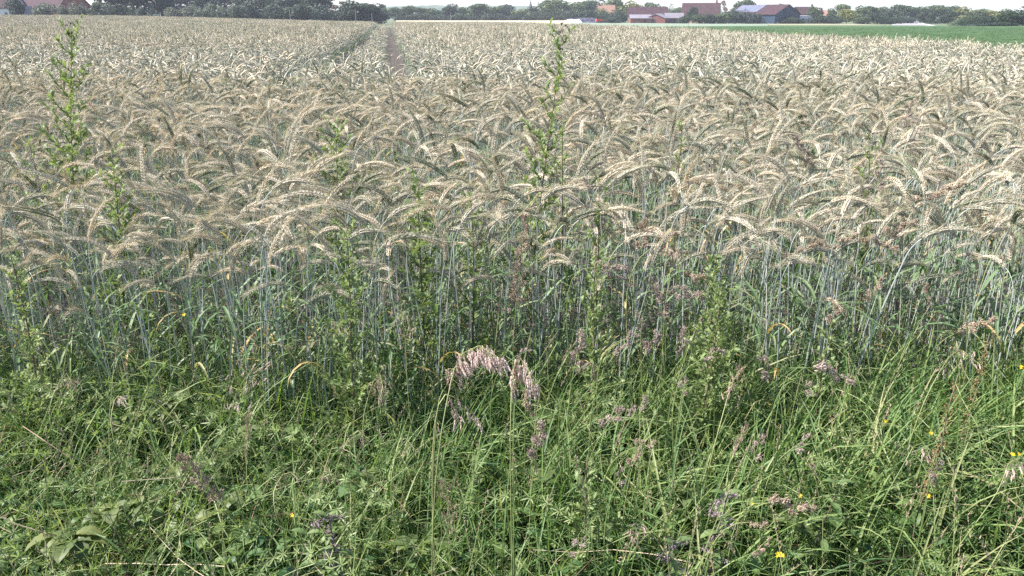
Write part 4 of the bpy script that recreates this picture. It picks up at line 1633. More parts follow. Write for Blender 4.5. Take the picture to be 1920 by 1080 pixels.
CM = {
    'dark': crown_mat('dark_foliage', (0.0144, 0.0264, 0.0160), (0.0256, 0.0440, 0.0240), (0.0440, 0.0680, 0.0336)),
    'mid': crown_mat('green_foliage', (0.0256, 0.0480, 0.0192), (0.0480, 0.0800, 0.0304), (0.0800, 0.1120, 0.0464)),
    'light': crown_mat('light_foliage', (0.0440, 0.0720, 0.0256), (0.0840, 0.1160, 0.0440), (0.1280, 0.1560, 0.0680)),
    'yellow': crown_mat('yellow_foliage', (0.0960, 0.1120, 0.0280), (0.1680, 0.1760, 0.0480), (0.2400, 0.2320, 0.0800)),
    'silver': crown_mat('silver_foliage', (0.0600, 0.0760, 0.0600), (0.1120, 0.1320, 0.1040), (0.1680, 0.1840, 0.1520)),
    'copper': crown_mat('copper_foliage', (0.1040, 0.0560, 0.0400), (0.1760, 0.1040, 0.0800), (0.2400, 0.1600, 0.1280)),
    'blue': crown_mat('blue_green_foliage', (0.0240, 0.0384, 0.0320), (0.0400, 0.0624, 0.0496), (0.0680, 0.0920, 0.0736)),
}


def crown_mesh(kind, seed, n):
    """unit crown (height 1, width about 1) of many small leaf clumps spread over several lobes"""
    r = np.random.default_rng(seed)
    lobes = []
    if kind == 'conifer':
        for k in range(9):
            z = .06 + .9 * k / 9
            lobes.append((r.normal(0, .02), r.normal(0, .02), z, .5 * (1 - z) + .04, .09))
    elif kind == 'bush':
        for k in range(9):
            a = r.uniform(0, 6.28)
            q = r.uniform(0, .3)
            lobes.append((q * math.cos(a), q * math.sin(a), r.uniform(.18, .55), r.uniform(.18, .28), r.uniform(.2, .38)))
    elif kind == 'dome':
        lobes.append((0, 0, .30, .5, .68))
    elif kind == 'wide':
        for k in range(16):
            a = r.uniform(0, 6.28)
            z = r.uniform(.10, .82)
            q = r.uniform(.05, .33) * (1.1 - .5 * z)
            lobes.append((q * math.cos(a), q * math.sin(a), z, r.uniform(.16, .25), r.uniform(.12, .19)))
    elif kind == 'sparse':
        for k in range(16):
            a = r.uniform(0, 6.28)
            z = r.uniform(.3, .95)
            q = r.uniform(.05, .42) * math.sin(math.pi * min(1, z * .9 + .1)) ** .5
            s = r.uniform(.05, .11)
            lobes.append((q * math.cos(a), q * math.sin(a), z, s, s * .8))
    elif kind == 'tall':
        for k in range(12):
            z = r.uniform(.22, .86)
            a = r.uniform(0, 6.28)
            q = r.uniform(.0, .26)
            lobes.append((q * math.cos(a), q * math.sin(a), z, r.uniform(.14, .24), r.uniform(.10, .17)))
    else:                                                   # round, spreading
        for k in range(13):
            a = r.uniform(0, 6.28)
            z = r.uniform(.26, .82)
            q = r.uniform(.05, .34) * (1.05 - abs(z - .5))
            lobes.append((q * math.cos(a), q * math.sin(a), z, r.uniform(.15, .24), r.uniform(.12, .19)))
    w = np.array([l[3] * l[3] for l in lobes])
    w /= w.sum()
    m = MB()
    tl = r.uniform(-.22, .22, len(lobes))
    for k in range(n):
        li = r.choice(len(lobes), p=w)
        cx, cy, cz, rx, rz = lobes[li]
        d = r.normal(0, 1, 3)
        d /= np.linalg.norm(d)
        q = r.uniform(.55, 1.08) ** .7
        p = Vector((cx + d[0] * rx * q, cy + d[1] * rx * q, cz + d[2] * rz * q))
        if p.z < 0.01 or p.z > 1:
            continue
        nn = Vector(d * .8 + r.normal(0, .55, 3)).normalized()
        A = nn.orthogonal().normalized()
        B = nn.cross(A)
        a = r.uniform(0, 6.28)
        A, B = A * math.cos(a) + B * math.sin(a), B * math.cos(a) - A * math.sin(a)
        s = r.uniform(.018, .042) * (.7 if kind in ('conifer', 'sparse', 'dome') else 1)
        m.add([p - A * s, p - B * s * .7, p + A * s + nn * s * .3, p + B * s * .7], [(0, 1, 2, 3)], 0, float(.5 + tl[li] + r.uniform(-.22, .22)))
    a = np.array(m.v)
    lo, hi = np.percentile(a[:, 2], 99.5), np.percentile(np.abs(a[:, :2]), 97)
    a[:, 2] /= lo
    a[:, :2] /= hi * 2
    m.v = [tuple(q) for q in a]
    return m


KINDN = {'round': 2600, 'tall': 2400, 'conifer': 1700, 'bush': 2200, 'sparse': 1300, 'wide': 3000, 'dome': 2600}
CROWN = {}


def crown_of(kind, var, mat):
    key = (kind, var, mat)
    if key not in CROWN:
        CROWN[key] = crown_mesh(kind, 40 + var * 7 + len(kind), KINDN[kind]).mesh('crown', [CM[mat]])
    return CROWN[key]


def trunk_mesh(seed):
    r = random.Random(seed)
    m = MB()
    m.tube([(0, 0, -.02), (.006, 0, .15), (-.004, .005, .4), (.004, 0, .7)], [.028, .021, .015, .006], 7)
    for k in range(6):
        a = k * 2.4 + r.uniform(-.3, .3)
        z = r.uniform(.2, .55)
        q = r.uniform(.18, .3)
        m.tube([(0, 0, z), (math.cos(a) * q * .5, math.sin(a) * q * .5, z + .12), (math.cos(a) * q, math.sin(a) * q, z + .22)], [.011, .007, .003], 5)
    return m.mesh('trunk', [M['bark']], True)


TRUNK = [trunk_mesh(i) for i in range(3)]
tcount = [0]


def tree(u, vtop, wpx, Y, kind, mat, label, group=None, cat='tree', base=None):
    tcount[0] += 1
    k = tcount[0]
    top = at(u, vtop, Y)
    g = float(gz(top.x, Y))
    H = max(top.z - g, 1.0)
    W = wpx / 1563.0 * Y * 1.15
    name = {'conifer': 'conifer', 'bush': 'shrub', 'dome': 'shrub'}.get(kind, 'tree')
    e = empty(name, (top.x, Y, g - .05), 0, label, cat if name != 'shrub' else 'shrub', group)
    e.rotation_euler[2] = (k * 1.7) % 6.28
    c = obj('crown', crown_of(kind, k % 3, mat), e)
    c.scale = (W, W, H)
    t = obj('trunk', TRUNK[k % 3], e)
    f = min(W, H)
    t.scale = (f, f, H)
    return e


# ---- far hills
def hill(label, pts, Y, depth, v_base=38):
    m = MB()
    P = [at(u, v, Y) for u, v in pts]
    n = len(P)
    for j in range(7):
        t = j / 6
        for i, p in enumerate(P):
            h = (p.z + 12) * math.sin(math.pi * .5 * (1 - abs(t * 2 - 1))) - 12
            m.v.append((p.x * (1 + (t - .5) * depth / Y), Y + (t - .5) * depth, h + 2.5 * math.sin(i * 2.1 + j)))
    m.t = [.5] * len(m.v)
    for j in range(6):
        for i in range(n - 1):
            m.f.append((j * n + i, j * n + i + 1, (j + 1) * n + i + 1, (j + 1) * n + i))
    m.m = [0] * len(m.f)
    o = obj('hills', m.mesh('hills', [M['hill']], True))
    return tag(o, label, 'hills', kind='structure')


hp = [(-900, 18), (-400, 14), (0, 12), (300, 14), (560, 18), (700, 17), (735, 12), (752, 9), (775, 14), (790, 10), (800, 8), (815, 11), (860, 13), (905, 10), (940, 12), (975, 11), (1000, 9), (1030, 12), (1100, 16), (1300, 20), (1600, 22), (2000, 22), (2600, 20)]
hill('low wooded hills on the horizon beyond the hedgerow', hp, 1500, 500)
tp = at(995, 3, 1250)
e = empty('church_tower', (tp.x, 1250, -3), 0, 'tiny grey tower with a pointed top on the horizon hill', 'tower')
m = MB()
m.box(-2, 2, -2, 2, 0, tp.z - 3)
obj('wall', m.mesh('tower_wall', [M['pale_gravel']]), e)
m = MB()
zt = tp.z - 2.98
m.add([(-2.2, -2.2, zt), (2.2, -2.2, zt), (2.2, 2.2, zt), (-2.2, 2.2, zt), (0, 0, zt + 9)], [(0, 1, 4), (1, 2, 4), (2, 3, 4), (3, 0, 4), (0, 3, 2, 1)])
obj('spire', m.mesh('spire', [M['roof_maroon']]), e)


# ---- buildings
def building(name, label, u, Y, L, D, he, hr, rz, wall, roof, cat='farm building', openings=(), overhang=.4, z0=None, mono=False, chimney=None, base=-.5):
    """gabled block: ridge along local x, length L, depth D; openings: (face, pos, width, z0, z1, kind)"""
    p = at(u, 40, Y)
    g = float(gz(p.x, Y)) if z0 is None else z0
    e = empty(name, (p.x, Y, g), R(rz), label, cat)
    m = MB()
    a, b = L / 2, D / 2
    if mono:                      # low side at -y, high side at +y
        V = [(-a, -b, base), (a, -b, base), (a, b, base), (-a, b, base), (-a, -b, he), (a, -b, he), (a, b, hr), (-a, b, hr)]
        F = [(0, 1, 5, 4), (1, 2, 6, 5), (2, 3, 7, 6), (3, 0, 4, 7)]
        m.add(V, F)
    else:
        V = [(-a, -b, base), (a, -b, base), (a, b, base), (-a, b, base), (-a, -b, he), (a, -b, he), (a, b, he), (-a, b, he), (-a, 0, hr), (a, 0, hr)]
        F = [(0, 1, 5, 4), (2, 3, 7, 6), (1, 2, 6, 9, 5), (3, 0, 4, 8, 7)]
        m.add(V, F)
    obj('wall', m.mesh(name + '_wall', [M[wall]]), e)
    m = MB()
    th = .22
    o = overhang
    sl = (hr - he) / (D if mono else b)

    def slab(y0, z0_, y1, z1_):
        m.add([(-a - o, y0, z0_), (a + o, y0, z0_), (a + o, y1, z1_), (-a - o, y1, z1_), (-a - o, y0, z0_ + th), (a + o, y0, z0_ + th), (a + o, y1, z1_ + th), (-a - o, y1, z1_ + th)],
              [(0, 3, 2, 1), (4, 5, 6, 7), (0, 1, 5, 4), (1, 2, 6, 5), (2, 3, 7, 6), (3, 0, 4, 7)])
    if mono:
        slab(-b - o, he - sl * o + .03, b + o, hr + sl * o + .03)
    else:
        slab(-b - o, he - sl * o + .03, -.004, hr + .03)
        slab(b + o, he - sl * o + .03, .004, hr + .03)
    ro = obj('roof', m.mesh(name + '_roof', [M[roof]]), e)
    for (face, pos, w, zl, zh, kind) in openings:
        m = MB()
        mt = {'window': 'glass', 'door': 'dark_timber', 'gate': 'dark_timber', 'plinth': 'white_wall'}[kind]
        if face == 'front':
            m.box(pos - w / 2, pos + w / 2, -b - .06, -b + .02, zl, zh)
        elif face == 'left':
            m.box(-a - .06, -a + .02, pos - w / 2, pos + w / 2, zl, zh)
        else:
            m.box(a - .02, a + .06, pos - w / 2, pos + w / 2, zl, zh)
        wo = obj(kind, m.mesh(kind, [M[mt]]), e)
        if kind == 'window':
            f = MB()
            if face == 'front':
                f.box(pos - w / 2 - .1, pos + w / 2 + .1, -b - .10, -b - .07, zl - .12, zl - .02)
            else:
                q = -a if face == 'left' else a
                f.box(q - .1, q + .1, pos - w / 2 - .1, pos + w / 2 + .1, zl - .12, zl - .02)
            obj('sill', f.mesh('sill', [M['white_wall']]), wo)
    if chimney:
        m = MB()
        m.box(chimney - .35, chimney + .35, -.35, .35, hr - .3, hr + 1.3)
        obj('chimney', m.mesh('chimney', [M['brick_dark']]), ro)
    return e, ro


# left farm, behind the crest of the field
building('brick_barn', 'big barn with maroon roof and red brick gable behind bushes at the far left', 106, 262, 22.0, 12.0, 3.4, 9.6, -30, 'brick', 'roof_maroon', 'barn',
         [('front', -6, 1.4, .3, 2.4, 'door'), ('front', -1, 3.0, .2, 3.0, 'gate'), ('right', -2, 1.0, 4.2, 5.6, 'window'), ('right', 2, 1.0, 4.2, 5.6, 'window')])
building('white_house', 'white walled low house with maroon roof at the left picture edge', 2, 256, 13.0, 8.0, 4.0, 7.6, 4, 'white_wall', 'roof_maroon', 'house',
         [('front', 4.0, .8, 1.4, 2.6, 'window')])
building('timber_shed', 'small dark shed with a slanting roof between white house and bush', 52, 246, 4.6, 4.0, 1.6, 4.0, 78, 'dark_timber', 'roof_pale', 'shed', overhang=.25)
field_sheet('farm_track', [(-60, 28.6), (60, 28.8), (120, 29.4), (190, 30.2)], [(-60, 27.4), (60, 27.6), (120, 28.2), (190, 29.2)], .9, M['pale_gravel'], 'pale gravel yard strip behind the crest of the rye, before the red barn', 4)

# brick farm in the middle distance
building('brick_barn', 'long maroon roofed barn standing behind the low brick wings', 1213, 352, 16.0, 9.0, 3.2, 6.3, -10, 'brick_pale', 'roof_maroon', 'barn')
building('brick_shed', 'low sunlit brick shed with slanting grey roof before the maroon barn', 1201, 338, 8.6, 5.0, 1.9, 3.2, -4, 'brick', 'roof_pale', 'shed',
         [('front', -1.0, .7, .7, 1.5, 'window'), ('front', 1.6, .9, .1, 1.6, 'door')], mono=True, overhang=.2)
building('brick_shed', 'brick shed with black door and a wide pale roof right of the sunlit shed', 1234, 338, 7.0, 8.0, 2.0, 3.6, 62, 'brick_dark', 'roof_pale', 'shed',
         [('left', 0.4, 1.1, .0, 1.7, 'door')], overhang=.25)
building('brick_shed', 'dark brick shed with lavender grey roof next to the red roofed farmhouse', 1263, 342, 7.4, 5.0, 2.1, 3.9, 0, 'brick_dark', 'roof_pale', 'shed', [('front', 0, 1.4, .1, 1.7, 'gate')], overhang=.25)
building('farmhouse', 'large farmhouse with a red tiled roof and pale gable among bushes', 1313, 352, 15.0, 10.0, 3.6, 7.9, -16, 'brick_pale', 'roof_red', 'house',
         [('left', -1.6, .8, 3.6, 4.8, 'window'), ('left', 1.2, .8, 3.6, 4.8, 'window'), ('left', 0, .7, 5.7, 6.6, 'window')], chimney=6.2)
# blue barn with solar panels
eb, rb = building('blue_barn', 'blue clad barn with a white plinth, its roof carrying solar panels', 1431, 338, 24.0, 14.5, 3.5, 7.0, 122, 'blue_clad', 'roof_maroon', 'barn',
                  [('left', 3.9, 4.2, -.2, .75, 'plinth'), ('left', -3.6, 2.2, -.2, .75, 'plinth')])
sl = 3.5 / 7.25
for i in range(4):
    m = MB()
    x0 = -1.5 + i * 3.2
    for (y0, y1) in ((.6, 3.2), (3.3, 5.9)):
        m.add([(x0, y0, 7.34 - sl * y0), (x0 + 3.1, y0, 7.34 - sl * y0), (x0 + 3.1, y1, 7.34 - sl * y1), (x0, y1, 7.34 - sl * y1),
               (x0, y0, 7.42 - sl * y0), (x0 + 3.1, y0, 7.42 - sl * y0), (x0 + 3.1, y1, 7.42 - sl * y1), (x0, y1, 7.42 - sl * y1)],
              [(0, 3, 2, 1), (4, 5, 6, 7), (0, 1, 5, 4), (1, 2, 6, 5), (2, 3, 7, 6), (3, 0, 4, 7)])
    so = obj('solar_panel', m.mesh('solar_panel', [M['solar']]), rb)
building('white_shed', 'pale blue white flat shed between dark bushes right of the blue barn', 1504, 334, 5.6, 4.0, 2.6, 2.9, 6, 'white_wall', 'roof_pale', 'shed', [('front', -.8, 1.2, 0, 2.0, 'door')], mono=True, overhang=.1)
building('village_house', 'house with a faded red roof half hidden behind trees right of the blue barn', 1506, 372, 8.6, 8.0, 3.6, 6.6, 4, 'brick_pale', 'roof_red', 'house', [('front', 2, .9, 1.5, 2.6, 'window')], chimney=3.2)
building('village_house', 'pinkish roofed house peeping between the trees further right', 1546, 380, 6.5, 8.0, 3.0, 5.2, -6, 'brick_pale', 'roof_orange', 'house', chimney=-2)
building('village_house', 'orange roofed house with a chimney behind hedgerow trees in the middle', 1136, 398, 7.4, 8.0, 3.8, 7.6, 0, 'white_wall', 'roof_orange', 'house', [('front', -1.5, .9, 4.0, 4.9, 'window')], chimney=-3.4)

# silage heap, sheeted stack and trailer before the brick farm
def heap(name, label, u0, u1, vt, Y, D, mat, cat, seed):
    r = random.Random(seed)
    p0, p1 = at(u0, vt, Y), at(u1, vt, Y)
    cx = (p0.x + p1.x) / 2
    W = p1.x - p0.x
    g = float(gz(cx, Y))
    H = p0.z - g
    m = MB()
    nx_, ny_ = 12, 7
    for j in range(ny_):
        for i in range(nx_):
            a, b = i / (nx_ - 1), j / (ny_ - 1)
            h = (min(1, a * 5, (1 - a) * 5) * min(1, b * 3, (1 - b) * 3)) ** .7
            m.v.append(((a - .5) * W, (b - .5) * D, H * h * r.uniform(.88, 1.06) - .1))
    m.t = [.5] * len(m.v)
    for j in range(ny_ - 1):
        for i in range(nx_ - 1):
            m.f.append((j * nx_ + i, j * nx_ + i + 1, (j + 1) * nx_ + i + 1, (j + 1) * nx_ + i))
    m.m = [0] * len(m.f)
    o = obj(name, m.mesh(name, [M[mat]], True), None, (cx, Y, g))
    return tag(o, label, cat)


def tyre_ring(n, x, y, z, r_=.38):
    m = MB()
    V, F = [], []
    k, q = 12, 6
    for i in range(k):
        a = 6.283 * i / k
        for j in range(q):
            b = 6.283 * j / q
            rr_ = r_ + .12 * math.cos(b)
            V.append((rr_ * math.cos(a), rr_ * math.sin(a), .12 * math.sin(b)))
    for i in range(k):
        for j in range(q):
            F.append((i * q + j, ((i + 1) % k) * q + j, ((i + 1) % k) * q + (j + 1) % q, i * q + (j + 1) % q))
    m.add(V, F)
    return m.mesh('tyre', [M['rubber']], True)


heap('silage_heap', 'white sheeted silage heap at the far end of the straw field', 1057, 1093, 35.6, 345, 9, 'plastic_white', 'silage heap', 1)
heap('silage_heap', 'dark sheeted silage heap behind the white sheeted heap', 1074, 1124, 33.2, 356, 8, 'plastic_dark', 'silage heap', 2)
tyme = tyre_ring(1, 0, 0, 0)
for i, (u, v) in enumerate([(1082, 35), (1090, 34.3), (1098, 34.0), (1106, 34.3)]):
    p = at(u, v - 1.0, 353.5)
    o = obj('tyre', tyme, None, p)
    o.rotation_euler = (R(20), 0, 0)
    tag(o, ('leftmost', 'second', 'third', 'rightmost')[i] + ' of four old tyres weighing down the dark silage sheet', 'tyre', 'tyres on the dark silage sheet')


def trailer(u, v, Y, label):
    p = at(u, v, Y)
    g = float(gz(p.x, Y))
    e = empty('farm_trailer', (p.x, Y, g), R(8), label, 'trailer')
    m = MB()
    for (x0, x1, y0, y1) in ((-1.7, 1.7, -1, -.9), (-1.7, 1.7, .9, 1), (-1.7, -1.6, -.9, .9), (1.6, 1.7, -.9, .9)):
        m.box(x0, x1, y0, y1, .85, 1.75)
    m.box(-1.6, 1.6, -.9, .9, .8, .9)
    obj('body', m.mesh('trailer_body', [M['red_paint']]), e)
    m = MB()
    m.tube([(1.7, 0, .7), (2.9, 0, .55)], [.07, .05], 6)
    obj('drawbar', m.mesh('drawbar', [M['metal']]), e)
    for sx in (-.7, .7):
        for sy in (-1.05, 1.05):
            w = obj('wheel', tyme, e, (sx, sy, .5))
            w.rotation_euler = (R(90), 0, 0)
    return e


trailer(1125, 36, 340, 'red farm trailer parked between the silage heaps and the brick farm')

# thin marker posts at the field borders
pm = MB()
pm.tube([(0, 0, 0), (0, 0, .6), (0, 0, 1)], [.03, .03, .022], 6)
POST = pm.mesh('pole', [M['metal']])
cm_ = MB()
cm_.box(-.05, .05, -.05, .05, 1.0, 1.02)
PCAP = cm_.mesh('cap', [M['white_wall']])
for u, vt, Y, lab in [(543, 20, 170, 'thin grey pole before the dark wood on the left'), (666, 18, 185, 'thin pole at the end of the rye before the dark round trees'), (697, 25, 190, 'pale short pole right of the dark round trees'),
                      (845, 24, 240, 'slim pole standing before the middle of the hedgerow'), (980, 35, 200, 'thin dark pole at the border of the grey green field'), (1103, 40, 165, 'thin dark pole in the grey green field before the heaps'),
                      (1343, 41, 210, 'short thin pole at the bushes below the farmhouse'), (1665, 45, 190, 'white short pole at the foot of the road')]:
    p = at(u, vt, Y)
    g = float(gz(p.x, Y))
    e = empty('pole', (p.x, Y, g), 0, lab, 'pole', 'poles along the field borders')
    o = obj('shaft', POST, e)
    o.scale = (1.3, 1.3, max(p.z - g, .6))
    o = obj('cap', PCAP, e)
    o.scale = (1.3, 1.3, max(p.z - g, .6))

# road edge: pale kerb curving down to the field, guard rail
kb = MB()
pa = [on_ground(u, v, .12) for u, v in [(1713, 40.5), (1722, 43.5), (1738, 46.5), (1755, 48.6), (1772, 50.6), (1785, 52.2)]]
k0 = len(pa)
for p in pa:
    for dx, dz in ((-.5, -.25), (-.5, .05), (.5, .05), (.5, -.25)):
        kb.v.append((p.x + dx, p.y, p.z + dz))
for i in range(k0 - 1):
    for j in range(3):
        kb.f.append((i * 4 + j, (i + 1) * 4 + j, (i + 1) * 4 + j + 1, i * 4 + j + 1))
kb.t = [.5] * len(kb.v)
kb.m = [0] * len(kb.f)
tag(obj('kerb', kb.mesh('kerb', [M['white_wall']])), 'white kerb curving along the right side of the road', 'kerb', kind='structure')

# ---- trees
T = tree
LF = 'bushes and small trees before the red barn'
T(30, -4, 30, 240, 'round', 'blue', 'young round tree before the white house at the left edge', LF)
T(76, 6, 38, 238, 'bush', 'silver', 'silvery wide bush right of the dark shed', LF)
T(116, 9, 22, 236, 'bush', 'silver', 'small silvery bush at the corner of the red brick gable', LF)
T(150, 6, 34, 236, 'bush', 'silver', 'large silvery bush before the red brick gable', LF)
T(180, 3, 22, 240, 'tall', 'silver', 'silvery upright tree right of the red brick gable', LF)
T(206, 6, 22, 238, 'conifer', 'blue', 'blue green pointed conifer before the big dark trees', LF)
T(245, 4, 18, 240, 'conifer', 'blue', 'slim blue conifer under the middle of the big dark trees', LF)
T(266, 14, 18, 238, 'bush', 'blue', 'low blue bush between two slim conifers', LF)
T(284, 6, 20, 240, 'conifer', 'blue', 'slim blue conifer at the right end of the big dark trees', LF)
T(197, 7, 34, 262, 'bush', 'dark', 'dark bush in the gap between red gable and big dark trees', LF)
T(228, 8, 40, 264, 'bush', 'dark', 'dark bush under the big dark tree right behind the barn', LF)
T(212, -40, 60, 275, 'round', 'dark', 'big dark tree right behind the barn, top out of view', 'big dark trees beside the red barn')
T(252, -48, 64, 280, 'round', 'dark', 'biggest dark tree, between the barn and the wood', 'big dark trees beside the red barn')
T(290, -36, 46, 282, 'round', 'dark', 'big dark tree at the left end of the wood', 'big dark trees beside the red barn')
WD = 'trees of the dark wood on the left'
for u, v, w, y, kd, mt, lb in [
        (320, -14, 54, 330, 'round', 'blue', 'hazy tree in the back of the wood, next to the biggest dark tree'),
        (362, -20, 60, 335, 'round', 'dark', 'tall hazy tree in the back of the wood above the pale willows'),
        (405, -16, 56, 332, 'round', 'blue', 'broad hazy tree in the back of the wood above the willow row'),
        (450, -10, 54, 330, 'round', 'dark', 'dark hazy tree in the back of the wood above the last willow'),
        (500, -8, 60, 318, 'round', 'dark', 'dark wide tree in the wood right of the willows'),
        (545, -12, 60, 312, 'round', 'blue', 'tall wide tree in the wood over the first pole'),
        (590, -10, 58, 305, 'round', 'dark', 'dark tree of the wood beside the copper tree'),
        (520, 6, 40, 292, 'bush', 'dark', 'low dark shrub at the foot of the wood by the pole'),
        (565, 8, 46, 290, 'bush', 'dark', 'low dark shrub at the foot of the wood, right of the pole'),
        (605, 8, 42, 288, 'bush', 'blue', 'low dark shrub at the foot of the wood under the copper tree'),
        (660, 2, 52, 300, 'round', 'dark', 'dark round tree right of the copper tree, larger of two'),
        (688, 6, 44, 306, 'round', 'dark', 'dark round tree by the tramline end, lower of two'),
        (650, 16, 40, 292, 'bush', 'dark', 'dark shrub filling the foot of the larger dark round tree'),
        (708, 14, 30, 312, 'round', 'blue', 'blue green small tree closing the right end of the wood')]:
    T(u, v, w * 1.15, y, 'wide' if kd == 'round' else kd, mt, lb, WD)
for u, v, w, lb in [(322, 14, 26, 'pale willow bush first in the row before the wood'), (352, 9, 32, 'round pale willow bush second in the row before the wood'), (384, 8, 32, 'round pale willow bush third in the row before the wood'),
                    (410, 12, 26, 'small pale willow bush in the middle of the row before the wood'), (436, 6, 32, 'pale willow bush fifth in the row before the wood'), (466, 3, 40, 'largest pale willow bush, last in the row before the wood')]:
    T(u, v, w, 270, 'bush', 'silver' if w < 33 else 'blue', lb, 'pale willows before the wood')
T(627, -4, 34, 340, 'sparse', 'copper', 'sparse copper brown tree with sky showing through it')
T(718, 8, 26, 380, 'sparse', 'light', 'pale loose tree in the gap between wood and hedgerow')
HG = 'trees of the hedgerow across the fields'
for i, (u, v, w, kd, mt, lb) in enumerate([
        (741, 14, 26, 'round', 'mid', 'first hedgerow tree right of the pale gap'),
        (765, 11, 26, 'round', 'mid', 'second hedgerow tree right of the pale gap, taller than the first'),
        (790, 14, 28, 'round', 'light', 'lighter hedgerow tree third from the pale gap'),
        (815, 16, 26, 'round', 'mid', 'hedgerow tree left of the broad dark one'),
        (846, 8, 34, 'round', 'dark', 'broad dark hedgerow tree behind the slim pole'),
        (872, 14, 26, 'round', 'mid', 'hedgerow tree right of the broad dark one'),
        (896, 7, 30, 'tall', 'mid', 'tallest loose hedgerow tree right of the slim pole'),
        (922, 13, 28, 'round', 'mid', 'hedgerow tree right of the tallest loose one'),
        (948, 9, 28, 'round', 'dark', 'dark hedgerow tree left of the grey tower'),
        (974, 17, 26, 'round', 'light', 'low light hedgerow tree below the grey tower'),
        (1000, 12, 30, 'round', 'dark', 'dark hedgerow tree right of the grey tower'),
        (1024, 3, 34, 'round', 'mid', 'tall hedgerow tree left of the big light one'),
        (1046, -2, 42, 'round', 'light', 'big light green hedgerow tree, left of the orange roofed house'),
        (1082, 4, 36, 'round', 'light', 'light green rounded tree next to the big light one'),
        (1098, 2, 34, 'round', 'mid', 'green tree close left of the orange roofed house')]):
    T(u, v, w * 1.2, 420 + (i % 3) * 6, 'wide' if i % 2 else kd, mt, lb, HG)
NEAR_LM = ['below the first tree', 'below the second tree', 'below the light third tree', 'left of the slim pole', 'right of the slim pole', 'below the tallest loose tree', 'right of the tallest loose tree', 'left of the grey tower', 'below the grey tower', 'right of the grey tower', 'below the tall tree beside the big light one', 'below the big light tree']
for i, (u, v, w) in enumerate([(752, 27, 30), (778, 25, 34), (806, 26, 34), (834, 26, 36), (862, 26, 34), (888, 26, 34), (914, 25, 34), (940, 26, 36), (966, 26, 34), (992, 25, 34), (1018, 24, 36), (1046, 22, 36)]):
    T(u, v, w, 410, 'bush', 'dark', 'dark shrub at the hedgerow foot, ' + NEAR_LM[i], 'dark shrubs under the hedgerow trees')
FT = 'trees round the brick farm'
T(1116, -12, 34, 440, 'conifer', 'dark', 'dark pointed conifer behind the orange roofed house', FT)
T(1104, -6, 26, 436, 'conifer', 'dark', 'narrow dark conifer left of the orange roofed house', FT)
T(1132, -4, 30, 450, 'sparse', 'dark', 'thin dark tree rising over the orange roof', FT)
T(1160, -3, 44, 412, 'round', 'light', 'large pale green tree right of the orange roofed house', FT)
T(1182, 2, 40, 408, 'round', 'yellow', 'yellowish round tree above the maroon barn gable', FT)
T(1130, 16, 34, 388, 'bush', 'light', 'light shrub under the orange roof', FT)
T(1075, 20, 36, 392, 'bush', 'dark', 'dark shrub behind the white silage heap', FT)
T(1104, 18, 36, 390, 'bush', 'dark', 'dark shrub behind the dark silage heap', FT)
T(1138, 24, 34, 372, 'bush', 'dark', 'dark low shrub behind the red trailer', FT)
T(1162, 18, 38, 368, 'bush', 'dark', 'dark shrub touching the left gable of the maroon barn', FT)
T(1150, 33, 26, 338, 'bush', 'blue', 'low grey green shrub right of the red trailer', FT)
T(1222, 5, 26, 440, 'round', 'light', 'pale tree rising over the maroon barn roof', FT)
T(1240, 12, 26, 446, 'round', 'light', 'low pale tree right of the one over the maroon barn', FT)
T(1258, 7, 20, 438, 'conifer', 'mid', 'small pointed conifer between maroon barn and farmhouse', FT)
T(1272, 14, 22, 436, 'round', 'light', 'pale tree at the left corner of the farmhouse', FT)
T(1301, 13, 18, 338, 'round', 'dark', 'dark round tree before the farmhouse roof', FT)
T(1360, 1, 24, 372, 'sparse', 'copper', 'sparse tree with bare twigs right of the farmhouse', FT)
T(1395, 0, 26, 400, 'round', 'mid', 'treetop over the left end of the blue barn roof', FT)
T(1412, 2, 22, 404, 'round', 'dark', 'darker treetop over the solar panels', FT)
for u, v, w, mt, lb in [(1284, 28, 24, 'dark', 'dark bush at the left end of the farm hedge'), (1308, 27, 32, 'mid', 'greener bush second in the farm hedge'), (1334, 24, 34, 'dark', 'wide dark bush in the farm hedge under the red roof'),
                        (1358, 23, 30, 'mid', 'rounded bush in the middle of the farm hedge'), (1381, 17, 30, 'dark', 'tallest dark bush of the farm hedge'), (1406, 19, 34, 'blue', 'grey green bush of the farm hedge under the solar panels'),
                        (1422, 27, 20, 'dark', 'last low bush of the farm hedge at the blue wall'), (1455, 36, 12, 'dark', 'tiny bush before the white plinth of the blue barn'), (1478, 29, 28, 'dark', 'dark bush at the right corner of the blue barn'),
                        (1497, 34, 26, 'dark', 'dark bush before the pale flat shed'), (1541, 30, 40, 'dark', 'wide dark bush under the tree right of the pale shed'), (1565, 32, 34, 'dark', 'dark bush left of the yellowish tree')]:
    T(u, v, w, 326, 'bush', mt, lb, 'bushes of the farm hedge')
RT = 'trees along the right horizon'
